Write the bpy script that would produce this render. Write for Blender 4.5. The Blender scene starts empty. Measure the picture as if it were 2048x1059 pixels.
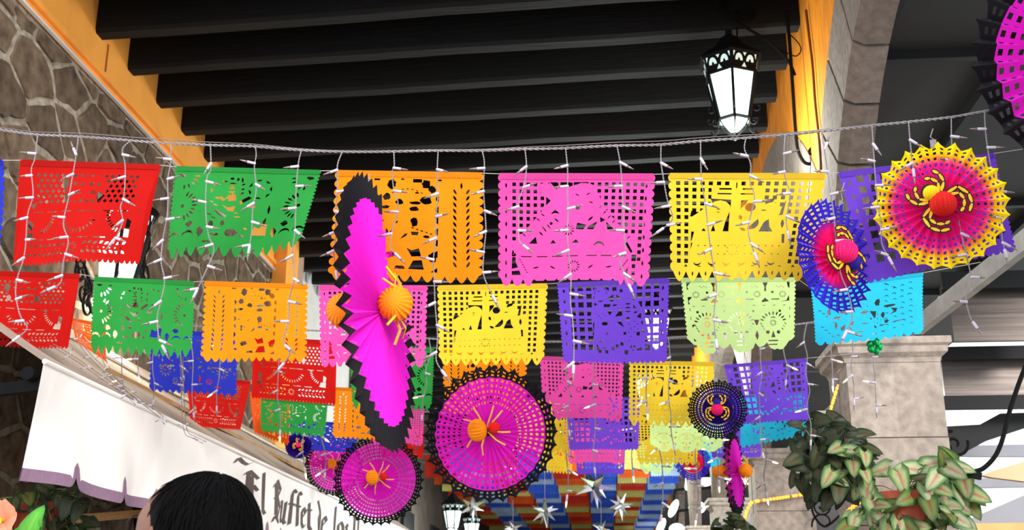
import bpy, bmesh, math, random
import numpy as np
from mathutils import Vector, Matrix, Euler
from mathutils.geometry import delaunay_2d_cdt
random.seed(7)
C = bpy.context.scene.collection
SC = bpy.context.scene
PI = math.pi
rnd = random.uniform
# ------------------------------------------------------------------ camera
F = 2300.0
CAM = Vector((0, 0, 1.45))
PITCH = math.atan(720.5 / F)
YAW = math.atan(191 * math.cos(PITCH) / F)          # camera turned a little to the left of the passage
cd = bpy.data.cameras.new('camera'); cam = bpy.data.objects.new('camera', cd); C.objects.link(cam)
cam.location = CAM; cam.rotation_euler = (PI / 2 + PITCH, 0, YAW)
cd.sensor_width = 36; cd.lens = 36 * F / 2048; cd.clip_end = 400
cd.dof.use_dof = True; cd.dof.focus_distance = 4.3; cd.dof.aperture_fstop = 7.0
SC.camera = cam
# ------------------------------------------------------------------ sky, sun, exposure
w = bpy.data.worlds.new('world'); SC.world = w; w.use_nodes = True
bg = w.node_tree.nodes['Background']; bg.inputs[0].default_value = (0.90, 0.95, 1.0, 1); bg.inputs[1].default_value = 1.75
sd = bpy.data.lights.new('sun', 'SUN'); sd.energy = 2.3; sd.angle = math.radians(18); sd.color = (1.0, 0.96, 0.90)
sun = bpy.data.objects.new('sun', sd); C.objects.link(sun)
SUNDIR = Vector((0.42, -0.85, 0.31)).normalized()
sun.rotation_euler = SUNDIR.to_track_quat('Z', 'Y').to_euler(); sun.location = (6, -12, 9)
SC.view_settings.view_transform = 'Standard'; SC.view_settings.look = 'None'
SC.view_settings.gamma = 1; SC.view_settings.use_curve_mapping = False
SC.view_settings.exposure = 0.42
# ------------------------------------------------------------------ helpers
Rm = Euler((PI / 2 + PITCH, 0, YAW)).to_matrix()
def ray(px, py): return Rm @ Vector(((px - 1024) / F, -(py - 529.5) / F, -1))
def atY(px, py, Y): d = ray(px, py); return CAM + d * (Y / d.y)
def atX(px, py, X): d = ray(px, py); return CAM + d * (X / d.x)
def lin(c): return tuple(((v / 255) / 12.92 if v / 255 <= .04045 else ((v / 255 + .055) / 1.055) ** 2.4) for v in c)
MATS = {}
def mat(name, rgb, rough=.7, var=.12, scale=8, bump=0, metal=0, emit=0, paper=0, randobj=0, spec=.3, vcol=False, stretch=None, rgb2=None):
    if name in MATS: return MATS[name]
    m = bpy.data.materials.new(name); m.use_nodes = True; MATS[name] = m
    nt = m.node_tree; N = nt.nodes; L = nt.links
    bs = N['Principled BSDF']; out = N['Material Output']
    c = lin(rgb)
    tc = N.new('ShaderNodeTexCoord'); mp = N.new('ShaderNodeMapping'); L.new(tc.outputs['Object'], mp.inputs[0])
    if stretch: mp.inputs['Scale'].default_value = stretch
    no = N.new('ShaderNodeTexNoise'); no.inputs['Scale'].default_value = scale; no.inputs['Detail'].default_value = 6
    L.new(mp.outputs[0], no.inputs['Vector'])
    mx = N.new('ShaderNodeMix'); mx.data_type = 'RGBA'
    c2 = lin(rgb2) if rgb2 else tuple(v * (1 + var) for v in c)
    c1 = c if rgb2 else tuple(v * (1 - var) for v in c)
    mx.inputs[6].default_value = (*c1, 1); mx.inputs[7].default_value = (*c2, 1)
    cr = N.new('ShaderNodeMapRange'); cr.inputs[1].default_value = .3; cr.inputs[2].default_value = .7
    L.new(no.outputs[0], cr.inputs[0]); L.new(cr.outputs[0], mx.inputs[0])
    col = mx.outputs[2]
    if vcol:
        at = N.new('ShaderNodeAttribute'); at.attribute_name = 'Col'
        m2 = N.new('ShaderNodeMix'); m2.data_type = 'RGBA'; m2.blend_type = 'MULTIPLY'; m2.inputs[0].default_value = 1
        L.new(at.outputs['Color'], m2.inputs[6]); L.new(col, m2.inputs[7]); col = m2.outputs[2]
    if randobj:
        oi = N.new('ShaderNodeObjectInfo'); mr = N.new('ShaderNodeMapRange')
        mr.inputs[3].default_value = 1 - randobj; mr.inputs[4].default_value = 1 + randobj
        L.new(oi.outputs['Random'], mr.inputs[0])
        hv = N.new('ShaderNodeHueSaturation'); L.new(mr.outputs[0], hv.inputs['Value']); L.new(col, hv.inputs['Color']); col = hv.outputs[0]
    bs.inputs['Roughness'].default_value = rough; bs.inputs['Metallic'].default_value = metal
    bs.inputs['Specular IOR Level'].default_value = spec
    if bump:
        bp = N.new('ShaderNodeBump'); bp.inputs['Strength'].default_value = bump; bp.inputs['Distance'].default_value = .02
        L.new(no.outputs[0], bp.inputs['Height']); L.new(bp.outputs[0], bs.inputs['Normal'])
    if emit:
        bs.inputs['Emission Color'].default_value = (*c, 1); bs.inputs['Emission Strength'].default_value = emit
    L.new(col, bs.inputs['Base Color'])
    if paper:
        tr = N.new('ShaderNodeBsdfTranslucent'); L.new(col, tr.inputs[0])
        ms = N.new('ShaderNodeMixShader'); ms.inputs[0].default_value = paper
        L.new(bs.outputs[0], ms.inputs[1]); L.new(tr.outputs[0], ms.inputs[2]); L.new(ms.outputs[0], out.inputs[0])
    return m
class MB:
    def __init__(s): s.v = []; s.f = []; s.m = []
    def add(s, v, f, mi=0):
        b = len(s.v); s.v += [Vector(p) for p in v]; s.f += [[i + b for i in q] for q in f]; s.m += [mi] * len(f); return s
    def box(s, c, d, mi=0, rot=None, taper=1):
        hx, hy, hz = d[0] / 2, d[1] / 2, d[2] / 2; c = Vector(c)
        v = [Vector((x * (taper if z > 0 else 1), y * (taper if z > 0 else 1), z)) for z in (-hz, hz) for x, y in ((-hx, -hy), (hx, -hy), (hx, hy), (-hx, hy))]
        if rot is not None: v = [rot @ p for p in v]
        return s.add([c + p for p in v], [(3, 2, 1, 0), (4, 5, 6, 7), (0, 1, 5, 4), (1, 2, 6, 5), (2, 3, 7, 6), (3, 0, 4, 7)], mi)
    def bar(s, a, b, w, h, mi=0):
        a, b = Vector(a), Vector(b); d = b - a; q = d.to_track_quat('X', 'Z').to_matrix()
        return s.box((a + b) / 2, (d.length, w, h), mi, q)
    def tube(s, pts, r, n=6, mi=0, cap=True, close=False):
        pts = [Vector(p) for p in pts]; k = len(pts); V = []; up = None
        for i, p in enumerate(pts):
            t = (pts[(i + 1) % k] - pts[i - 1]) if close else (pts[min(i + 1, k - 1)] - pts[max(i - 1, 0)])
            if t.length < 1e-9: t = Vector((0, 0, 1))
            t.normalize()
            if up is None:
                up = t.orthogonal().normalized()
            else:
                up = up - t * up.dot(t)
                up = up.normalized() if up.length > 1e-6 else t.orthogonal().normalized()
            b = t.cross(up); rr = r[i] if isinstance(r, (list, tuple)) else r
            V += [p + (up * math.cos(2 * PI * j / n) + b * math.sin(2 * PI * j / n)) * rr for j in range(n)]
        Fc = [(i * n + j, i * n + (j + 1) % n, ((i + 1) % k) * n + (j + 1) % n, ((i + 1) % k) * n + j) for i in range(k if close else k - 1) for j in range(n)]
        if cap and not close: Fc += [tuple(range(n - 1, -1, -1)), tuple(range((k - 1) * n, k * n))]
        return s.add(V, Fc, mi)
    def lathe(s, c, prof, n=12, axis=None, mi=0, ph=0):
        c = Vector(c); q = Vector(axis).to_track_quat('Z', 'Y').to_matrix() if axis else Matrix.Identity(3)
        V = [c + q @ Vector((r * math.cos(2 * PI * j / n + ph), r * math.sin(2 * PI * j / n + ph), z)) for r, z in prof for j in range(n)]
        k = len(prof)
        Fc = [(i * n + j, i * n + (j + 1) % n, (i + 1) * n + (j + 1) % n, (i + 1) * n + j) for i in range(k - 1) for j in range(n)]
        if prof[0][0] > 1e-5: Fc.append(tuple(range(n - 1, -1, -1)))
        if prof[-1][0] > 1e-5: Fc.append(tuple(range((k - 1) * n, k * n)))
        return s.add(V, Fc, mi)
    def prism(s, poly, fr, d0, d1, mi=0, inset=0):
        """poly: 2D list; fr(u,v,d)->3D"""
        n = len(poly)
        cu = sum(p[0] for p in poly) / n; cv = sum(p[1] for p in poly) / n
        top = [(cu + (u - cu) * (1 - inset), cv + (v - cv) * (1 - inset)) for u, v in poly]
        V = [fr(u, v, d0) for u, v in poly] + [fr(u, v, d1) for u, v in top]
        return s.add(V, [tuple(range(n - 1, -1, -1)), tuple(range(n, 2 * n))] + [(i, (i + 1) % n, n + (i + 1) % n, n + i) for i in range(n)], mi)
    def ball(s, c, r, nu=16, nv=10, rib=0, ribs=0, sq=(1, 1, 1), axis=None, mi=0):
        q = Vector(axis).to_track_quat('Z', 'Y').to_matrix() if axis else Matrix.Identity(3)
        V = []; c = Vector(c)
        for i in range(nv + 1):
            t = PI * i / nv
            for j in range(nu):
                a = 2 * PI * j / nu; k = r * (1 + (rib * (1 if j % 2 else -1) if ribs else 0))
                V.append(c + q @ Vector((k * math.sin(t) * math.cos(a) * sq[0], k * math.sin(t) * math.sin(a) * sq[1], r * math.cos(t) * sq[2])))
        Fc = [(i * nu + j, (i + 1) * nu + j, (i + 1) * nu + (j + 1) % nu, i * nu + (j + 1) % nu) for i in range(nv) for j in range(nu)]
        return s.add(V, Fc, mi)
    def mesh(s, name, mats, origin=Vector((0, 0, 0)), smooth=False):
        me = bpy.data.meshes.new(name)
        me.from_pydata([tuple(p - origin) for p in s.v], [], s.f)
        for m in (mats if isinstance(mats, (list, tuple)) else [mats]): me.materials.append(m)
        if any(s.m): me.polygons.foreach_set('material_index', s.m)
        if smooth: me.polygons.foreach_set('use_smooth', [True] * len(me.polygons))
        me.validate(); me.update()
        return me
    def build(s, name, mats, parent=None, smooth=False, kind=None, local=False):
        """vertices are world coordinates (or parent-local when local)"""
        if parent is not None:
            o = bpy.data.objects.new(name, s.mesh(name, mats, Vector((0, 0, 0)) if local else wloc(parent), smooth))
            C.objects.link(o); o.parent = parent
        else:
            lo = Vector([min(p[i] for p in s.v) for i in range(3)]); hi = Vector([max(p[i] for p in s.v) for i in range(3)])
            og = Vector(((lo.x + hi.x) / 2, (lo.y + hi.y) / 2, lo.z))
            o = bpy.data.objects.new(name, s.mesh(name, mats, og, smooth)); o.location = og; C.objects.link(o)
        if kind: o['kind'] = kind
        return o
def wloc(o):
    l = o.location.copy()
    while o.parent: o = o.parent; l = l + o.location
    return l
def tag(o, label, cat, group=None):
    o['label'] = label; o['category'] = cat
    if group: o['group'] = group
    return o
def thing(name, label, cat, loc=(0, 0, 0), group=None, rot=None):
    o = bpy.data.objects.new(name, None); C.objects.link(o); o.location = loc; o.empty_display_size = .1
    if rot: o.rotation_euler = rot
    return tag(o, label, cat, group)
def inst(name, me, parent, loc=(0, 0, 0), rot=(0, 0, 0), sc=1, label=None):
    o = bpy.data.objects.new(name, me); C.objects.link(o); o.parent = parent; o.location = loc
    o.rotation_euler = rot if not isinstance(rot, Matrix) else rot.to_euler()
    o.scale = (sc, sc, sc) if isinstance(sc, (int, float)) else sc
    if label: o['label'] = label
    return o
def copy_tree(o, parent=None):
    c = o.copy(); C.objects.link(c); c.parent = parent
    for ch in list(o.children): copy_tree(ch, c)
    return c
def smoothpath(P, n=6):
    P = [Vector(p) for p in P]; out = []
    for i in range(len(P) - 1):
        a, b, c, d = P[max(i - 1, 0)], P[i], P[i + 1], P[min(i + 2, len(P) - 1)]
        for k in range(n):
            t = k / n
            out.append(.5 * ((2 * b) + (c - a) * t + (2 * a - 5 * b + 4 * c - d) * t * t + (3 * b - a - 3 * c + d) * t ** 3))
    out.append(P[-1]); return out
def scroll(c, u, v, r0, turns, a0=0, n=26, grow=.12):
    """spiral in plane (u,v) from radius r0 inwards"""
    c, u, v = Vector(c), Vector(u), Vector(v); out = []
    for i in range(n + 1):
        t = i / n; a = a0 + t * turns * 2 * PI; r = r0 * (1 - t * (1 - grow))
        out.append(c + u * (r * math.cos(a)) + v * (r * math.sin(a)))
    return out
# ------------------------------------------------------------------ materials
M_mortar = mat('mortar', (150, 140, 124), .95, .4, 14, .9)
M_stone = mat('rubble_stone', (72, 57, 43), .95, .4, 9, 1, randobj=.38, rgb2=(116, 98, 80))
M_orange = mat('orange_paint', (255, 172, 72), .7, .12, 3, .05)
M_orange2 = mat('orange_wall_paint', (222, 134, 34), .55, .35, 6, .35, stretch=(1, 9, .6))  # vertical brush streaks put lines of shadow into the colour
M_white = mat('white_plaster', (215, 214, 212), .8, .05, 4)
M_beam = mat('black_timber', (13, 12, 12), .8, .35, 9, .3, stretch=(.3, 4, 4), spec=.25)
M_plank = mat('ceiling_plank', (16, 14, 12), .9, .3, 8)
M_cant = mat('cantera_stone', (164, 151, 140), .9, .22, 16, .6, randobj=.10)
M_arch = mat('arch_stone', (122, 108, 98), .9, .22, 16, .6, randobj=.08)
M_floor = mat('floor_stone', (120, 112, 104), .8, .2, 3)
M_iron = mat('black_iron', (13, 13, 14), .7, .2, 20, spec=.1)
M_glow = mat('frosted_lit_glass', (222, 255, 246), .4, 0, 3, emit=2.2)
M_wire = mat('white_wire', (132, 126, 129), .65, .1, 30, spec=.25)
M_socket = mat('white_socket', (184, 174, 188), .45, .08, 20, spec=.5)
M_bulb = mat('clear_bulb_glass', (112, 94, 88), .12, .3, 60, spec=.9)
M_warm = mat('lit_warm_bulb', (255, 214, 150), .4, 0, 3, emit=4)
M_string = mat('thin_string', (170, 165, 160), .7, .1, 20)
M_canvas = mat('cream_canvas', (255, 252, 247), .9, .02, 5)
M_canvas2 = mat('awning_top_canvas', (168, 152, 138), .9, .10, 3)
M_trimp = mat('mauve_binding', (146, 116, 140), .8, .12, 30, stretch=(1, 6, 1))
M_ink = mat('brown_lettering', (92, 76, 72), .8, .15, 9)
M_steel = mat('brushed_steel', (92, 84, 80), .36, .35, 3, metal=.8, stretch=(.4, 1, 14))
M_dark = mat('dark_canopy_panel', (46, 46, 45), .7, .1, 3)
M_dark2 = mat('dark_steel_bar', (20, 21, 22), .6, .1, 3)
M_hair = mat('black_hair', (5, 4, 5), .75, .3, 40, .3, stretch=(6, 6, .5), spec=.05)
M_skin = mat('skin', (112, 74, 58), .55, .06, 12)
M_shirt = mat('dark_shirt', (38, 36, 44), .9, .1, 12)
M_terra = mat('terracotta', (190, 92, 66), .8, .15, 12, .2)
M_leaf = mat('caladium_leaf', (255, 255, 255), .5, .12, 30, paper=.2, vcol=True, randobj=.25)
M_stem = mat('plant_stem', (96, 110, 62), .6, .15, 20)
M_wood = mat('brown_wood', (206, 146, 74), .5, .25, 6, stretch=(1, 8, 8))
PAPER = dict(red=(200, 15, 7), green=(42, 152, 62), orange=(255, 146, 6), pink=(240, 80, 172), yellow=(244, 204, 48),
             purple=(112, 66, 208), lime=(206, 236, 150), cyan=(40, 192, 230), blue=(40, 52, 186), tangerine=(250, 92, 18),
             magenta=(250, 38, 222), black=(24, 22, 28))
def paper(c, dark=1.0):
    k = 'tissue_paper_' + c + ('' if dark == 1 else '_double')
    return mat(k, tuple(v * dark * .915 for v in PAPER[c]), .75, .05, 7, .22, paper=.3 if c != 'black' else .05, spec=.15)
# ------------------------------------------------------------------ the setting
def struct(o): o['kind'] = 'structure'; return o
def plate(name, mats, bx): # simple box structure
    return struct(MB().box(((bx[0] + bx[1]) / 2, (bx[2] + bx[3]) / 2, (bx[4] + bx[5]) / 2), (bx[1] - bx[0], bx[3] - bx[2], bx[5] - bx[4])).build(name, mats))
ZC = 6.19; XW = -4.1; XR = 1.68; YEND = 46
floor = plate('floor', M_floor, (XW - .5, 9, -3, YEND, -.2, 0))
# left wall: mortar bed with rubble stones, each its own piece
wl = plate('wall_left', M_mortar, (XW - .4, XW - .02, 5.2, 13.6, 0, 6.6))
def voronoi(y0, y1, z0, z1, dy, dz):
    S = []
    ny = int((y1 - y0) / dy); nz = int((z1 - z0) / dz)
    for j in range(-1, nz + 2):
        for i in range(-1, ny + 2):
            S.append((y0 + (i + .5 + (.5 if j % 2 else 0) + rnd(-.36, .36)) * dy, z0 + (j + .5 + rnd(-.34, .34)) * dz))
    cells = []
    for a, s in enumerate(S):
        P = [(y0, z0), (y1, z0), (y1, z1), (y0, z1)]
        for b, t in enumerate(S):
            if a == b or abs(s[0] - t[0]) > 3 * dy or abs(s[1] - t[1]) > 3 * dz: continue
            mx, mz = (s[0] + t[0]) / 2, (s[1] + t[1]) / 2; nx, nz_ = (t[0] - s[0]) / dy ** 2, (t[1] - s[1]) / dz ** 2
            Q = []
            for k in range(len(P)):
                p, q = P[k], P[(k + 1) % len(P)]
                dp = (p[0] - mx) * nx + (p[1] - mz) * nz_; dq = (q[0] - mx) * nx + (q[1] - mz) * nz_
                if dp <= 0: Q.append(p)
                if dp * dq < 0:
                    u = dp / (dp - dq); Q.append((p[0] + (q[0] - p[0]) * u, p[1] + (q[1] - p[1]) * u))
            P = Q
            if len(P) < 3: break
        if len(P) >= 3: cells.append(P)
    return cells
def roughen(P, m):
    n = len(P); cu = sum(p[0] for p in P) / n; cv = sum(p[1] for p in P) / n; out = []
    for i in range(n):
        a, b = P[i], P[(i + 1) % n]
        for t in (.07, .36, .64, .93):
            u = a[0] + (b[0] - a[0]) * t; v = a[1] + (b[1] - a[1]) * t
            l = math.hypot(u - cu, v - cv) + 1e-6; k = max(.2, 1 - (m + rnd(0, m * 2.6)) / l)
            out.append((cu + (u - cu) * k, cv + (v - cv) * k))
    return out
for P in voronoi(6.6, 13.55, 1.7, 5.70, .52, .35):
    Q = roughen(P, .011); d = rnd(.012, .045)
    MB().prism(Q, lambda u, v, dd: Vector((XW - .03 + dd, u, v)), 0, d, 0, rnd(.03, .07)).build('stone', M_stone, wl)
# orange frieze with its moulding, joint and white edge
tr1 = struct(MB().box((XW - .14, 9.5, 6.155), (.3, 8.2, .85)).build('trim_1', M_orange))
MB().box((XW + .025, 9.5, 5.81), (.05, 8.2, .05)).build('moulding', M_orange, tr1)
MB().box((XW + .02, 9.5, 5.722), (.03, 8.2, .016)).build('white_edge', M_white, tr1)
MB().box((XW + .012, 8.42, 5.98), (.008, .02, .30)).build('joint_cover', mat('dark_orange', (176, 96, 24)), tr1)
tr2 = struct(MB().box((XW + .02, 13.85, 3.2), (.3, .55, 6.3)).build('trim_2', M_orange))
MB().box((XW + .02, 14.35, 3.2), (.2, .45, 6.3)).build('jamb', mat('beige_jamb', (176, 148, 128)), tr2)
wl2 = plate('wall_back_left', M_white, (XW - .5, XW - .1, 14.5, 18.6, 0, 6.6))
wl3 = plate('wall_far_left', mat('brown_render', (92, 82, 74), .9, .25, 2.5, .3), (XW - .5, XW, 18.6, YEND, 0, 6.6))
for y in range(20, 44, 4):
    MB().box((XW + .02, y, 2.6), (.1, 1.3, 2.2)).build('shutter', M_dark2, wl3)
# ceiling: planks above, black beams below
ce = plate('ceiling', M_plank, (XW - .3, XR + .6, 5.2, YEND, ZC + .40, ZC + .5))
for i in range(27):
    x = XW + .1 + i * .21
    MB().box((x, 25.6, ZC + .37 + rnd(-.006, .006)), (.195, 40.6, .045)).build('plank', M_plank, ce)
B1 = atX(200, 82, XW).y
P1 = atY(200, 82, B1); dz = B1 * .0
yb = []
for px, py in ((200, 82), (260, 153), (325, 215), (370, 270), (412, 322)):
    yb.append(atX(px, py, XW).y)
step = (yb[-1] - yb[0]) / 4
ZB = sum(atX(px, py, XW).z for px, py in ((200, 82), (260, 153), (325, 215), (370, 270), (412, 322))) / 5
k = -5
while True:
    y = yb[0] - .12 + k * step
    if y > YEND - 1: break
    if y > 5.6:
        skew = .33                           # beams run slightly askew to the wall
        mb = MB(); n = 9; V = []; xs = [XW + .0 + (XR - XW + .02) * i / (n - 1) for i in range(n)]
        for i, x in enumerate(xs):
            yy = y - skew * (x - XW) / (XR - XW) + rnd(-.008, .008); b = .03; zz = ZB + rnd(-.006, .006); wd = .17
            for (a, c) in ((0, .38), (0, b), (b * .7, 0), (wd - b, 0), (wd, b), (wd, .38)):
                V.append((x, yy + a, zz + c))
        Fc = [(i * 6 + j, i * 6 + (j + 1) % 6, (i + 1) * 6 + (j + 1) % 6, (i + 1) * 6 + j) for i in range(n - 1) for j in range(6)]
        Fc += [tuple(range(6)), tuple(range((n - 1) * 6 + 5, (n - 1) * 6 - 1, -1))]
        mb.add(V, Fc).build('ceiling_beam', M_beam, ce)
    k += 1
# right arcade: orange wall above stone arches on stone columns
COLY = [2.62 + 5.05 * i for i in range(9)]; RT = .7; TH = .62; TW = .20; XC = 1.93
ARCH = [(5.7, 2.5, 2.75)] + [(10.75 + 5.05 * i, 2.55, 2.6) for i in range(7)]
def zext(y):
    z = 3.3
    for m, r_, za in ARCH:
        q = (r_ + RT) ** 2 - (y - m) ** 2
        if q > 0: z = max(z, za + math.sqrt(q))
    return z
wr = MB(); ys = [COLY[0] + (YEND - COLY[0]) * i / 620 for i in range(621)]; V = []
for y in ys:
    z = zext(y) - .02
    V += [(XR, y, z), (XR, y, 6.65), (XR + TW, y, 6.65), (XR + TW, y, z)]
n = len(ys)
wr.add(V, [(i * 4 + j, i * 4 + (j + 1) % 4, i * 4 + 4 + (j + 1) % 4, i * 4 + 4 + j) for i in range(n - 1) for j in range(4)] + [(3, 2, 1, 0), tuple(range(4 * n - 4, 4 * n))])
wall_r = struct(wr.build('wall_right', M_orange2))
for ci, (m, RI, ZA) in enumerate(ARCH):
    if ci > 4: break
    nv = 15; aA = math.asin((3.29 - ZA) / RI); aB = PI - aA
    yl = lambda y: min(max(y, m - 2.5), m + 2.53)
    for k in range(nv):
        a0 = aA + (aB - aA) * k / nv + .005; a1 = aA + (aB - aA) * (k + 1) / nv - .005; V = []
        for x in (XR - .012, XR + TW + .01):
            for a in (a0, (a0 + a1) / 2, a1):
                for r in (RI + .06 * (x < XR and 1 or 0), RI + RT):
                    V.append((x, yl(m - r * math.cos(a)), ZA + r * math.sin(a)))
        # bevelled lower front edge: extra ring
        V2 = []
        for a in (a0, (a0 + a1) / 2, a1):
            V2.append((XR + .05, m - RI * math.cos(a), ZA + RI * math.sin(a)))
        V += V2
        Fc = [(0, 2, 3, 1), (2, 4, 5, 3), (7, 9, 8, 6), (9, 11, 10, 8), (1, 3, 9, 7), (3, 5, 11, 9),
              (0, 12, 13, 2), (2, 13, 14, 4), (12, 6, 8, 13), (13, 8, 10, 14), (0, 1, 7, 6, 12), (4, 14, 10, 11, 5)]
        # leave out stones that the front columns of the facade would hide entirely
        MB().add(V, Fc).build('voussoir', M_arch, wall_r)
for ci, c in enumerate(COLY):
    cx, cy = XC, c + .3
    col = struct(MB().box((cx, cy, .1), (TH + .12, .72, .2)).build('column', M_cant))
    z = .2
    for h in (.62, .62, .62, .56, .50) if ci < 4 else (2.92,):
        if h == .50:
            MB().box((cx, cy + .15, z + h / 2), (TH - .004, .29, h - .006)).build('block', M_cant, col)
            MB().box((cx - .15, cy - .15, z + h / 2), (TH / 2 - .006, .30, h - .006)).build('block', M_cant, col)
            MB().box((cx + .155, cy - .15, z + h / 2), (TH / 2 - .004, .30, h - .006)).build('block', M_cant, col)
        else:
            MB().box((cx, cy, z + h / 2), (TH + rnd(-.006, .006), .6, h - .006)).build('block', M_cant, col)
        z += h
    cp = MB(); prof = [(0, 0), (.01, .03), (.045, .06), (.05, .10), (.07, .115), (.07, .16), (0, .16)]
    for i in range(len(prof) - 1):
        e0, z0 = prof[i]; e1, z1 = prof[i + 1]; hx, hy = TH / 2, .3
        V = [(cx + sx * (hx + e), cy + sy * (hy + e), z + zz) for e, zz in ((e0, z0), (e1, z1)) for sx, sy in ((-1, -1), (1, -1), (1, 1), (-1, 1))]
        cp.add(V, [(j, (j + 1) % 4, 4 + (j + 1) % 4, 4 + j) for j in range(4)])
    cp.build('capital', M_cant, col)
# far end wall and the building across the street
plate('wall_end', mat('dark_end_wall', (52, 48, 46)), (XW - .5, 7, YEND, YEND + .3, 0, 6.7))
fac = plate('wall_across', mat('grey_facade', (112, 110, 108), .9, .15, 1.5), (6.4, 7, 27.5, YEND, 0, 9))
for y in range(29, 44, 3):
    MB().box((6.39, y, 3.0), (.08, 1.2, 1.8)).build('window_frame', M_dark2, fac)
# thin conduit and the lantern's cable on the orange wall
cpts = [atX(px, py, XR - .02) for px, py in ((1612, 20), (1618, 70), (1625, 130), (1630, 200), (1637, 270), (1641, 330), (1640, 352))]
tag(MB().tube(smoothpath(cpts), .010, 6).build('conduit', mat('rusty_conduit', (110, 58, 20))), 'thin rusty brown conduit running down the orange wall above the stone column', 'pipe')
# ------------------------------------------------------------------ cut-paper banners (papel picado)
def ell(cx, cy, rx, ry=None, n=12, rot=0, a0=0, a1=2 * PI):
    ry = ry or rx; full = abs(a1 - a0 - 2 * PI) < 1e-6; o = []
    for i in range(n if full else n + 1):
        a = a0 + (a1 - a0) * i / n; x, y = rx * math.cos(a), ry * math.sin(a)
        o.append((cx + x * math.cos(rot) - y * math.sin(rot), cy + x * math.sin(rot) + y * math.cos(rot)))
    return o
def rect(x0, y0, x1, y1): return [(x0, y0), (x1, y0), (x1, y1), (x0, y1)]
def leafp(cx, cy, L, w, a, n=4):
    o = []
    for s in (1, -1):
        for i in range(n):
            t = i / n if s > 0 else 1 - i / n
            x = (t - .5) * L; y = s * w / 2 * math.sin(PI * t)
            o.append((cx + x * math.cos(a) - y * math.sin(a), cy + x * math.sin(a) + y * math.cos(a)))
    return o
def burst(cx, cy, r0, r1, n, w, a0=0, a1=2 * PI):
    o = []
    for i in range(n):
        a = a0 + (a1 - a0) * (i + .5) / n; r = (r0 + r1) / 2
        o.append(leafp(cx + r * math.cos(a), cy + r * math.sin(a), r1 - r0, w, a, 3))
    return o
def arcb(cx, cy, r, w, a0, a1, n=7):
    """crescent"""
    o = [(cx + r * math.cos(a0 + (a1 - a0) * i / n), cy + r * math.sin(a0 + (a1 - a0) * i / n)) for i in range(n + 1)]
    for i in range(n - 1, 0, -1):
        a = a0 + (a1 - a0) * i / n; q = r - w * math.sin(PI * i / n)
        o.append((cx + q * math.cos(a), cy + q * math.sin(a)))
    return o
def blob(cx, cy, rx, ry, seed, n=14, k=.25):
    R = random.Random(seed)
    return [(cx + rx * (1 + R.uniform(-k, k)) * math.cos(2 * PI * i / n), cy + ry * (1 + R.uniform(-k, k)) * math.sin(2 * PI * i / n)) for i in range(n)]
def gem(cx, cy, r, k=.62):
    return [(cx + r * (1 if i % 2 == 0 else k) * math.cos(PI / 4 + i * PI / 4) * 1.2, cy + r * (1 if i % 2 == 0 else k) * math.sin(PI / 4 + i * PI / 4) * 1.2) for i in range(8)]
W_, H_ = 100, 72
def outline(ns, nb, ds, db, style='round', top=0):
    """scalloped outline, clockwise from the top left (y down)"""
    P = [(0, top)] if ns == 0 else []
    side = []
    hh = H_ - db
    P = [(ds, 0), (100 - ds, 0)]
    if ns:
        for i in range(ns):
            for k in range(6):
                t = k / 6; y = hh * (i + t) / ns
                if y < .2: continue
                P.append((100 - ds + ds * abs(math.sin(PI * t)) ** .6, y))
    else: P.append((100 - ds, hh))
    for i in range(nb):
        for k in range(6):
            t = k / 6; x = 100 - ds - (100 - 2 * ds) * (i + t) / nb
            if style == 'round': y = hh + db * abs(math.sin(PI * t)) ** .6
            elif style == 'point': y = hh + db * (1 - abs(2 * t - 1) ** 1.0)
            else: y = hh + db * (1 - abs(2 * t - 1) ** 1.7)
            P.append((x, y))
    P.append((ds, hh))
    if ns:
        for i in range(ns):
            for k in range(6):
                t = k / 6; y = hh - hh * (i + t) / ns
                if y > hh - .2 or y < .2: continue
                P.append((ds - ds * abs(math.sin(PI * t)) ** .6, y))
    return P
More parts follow.
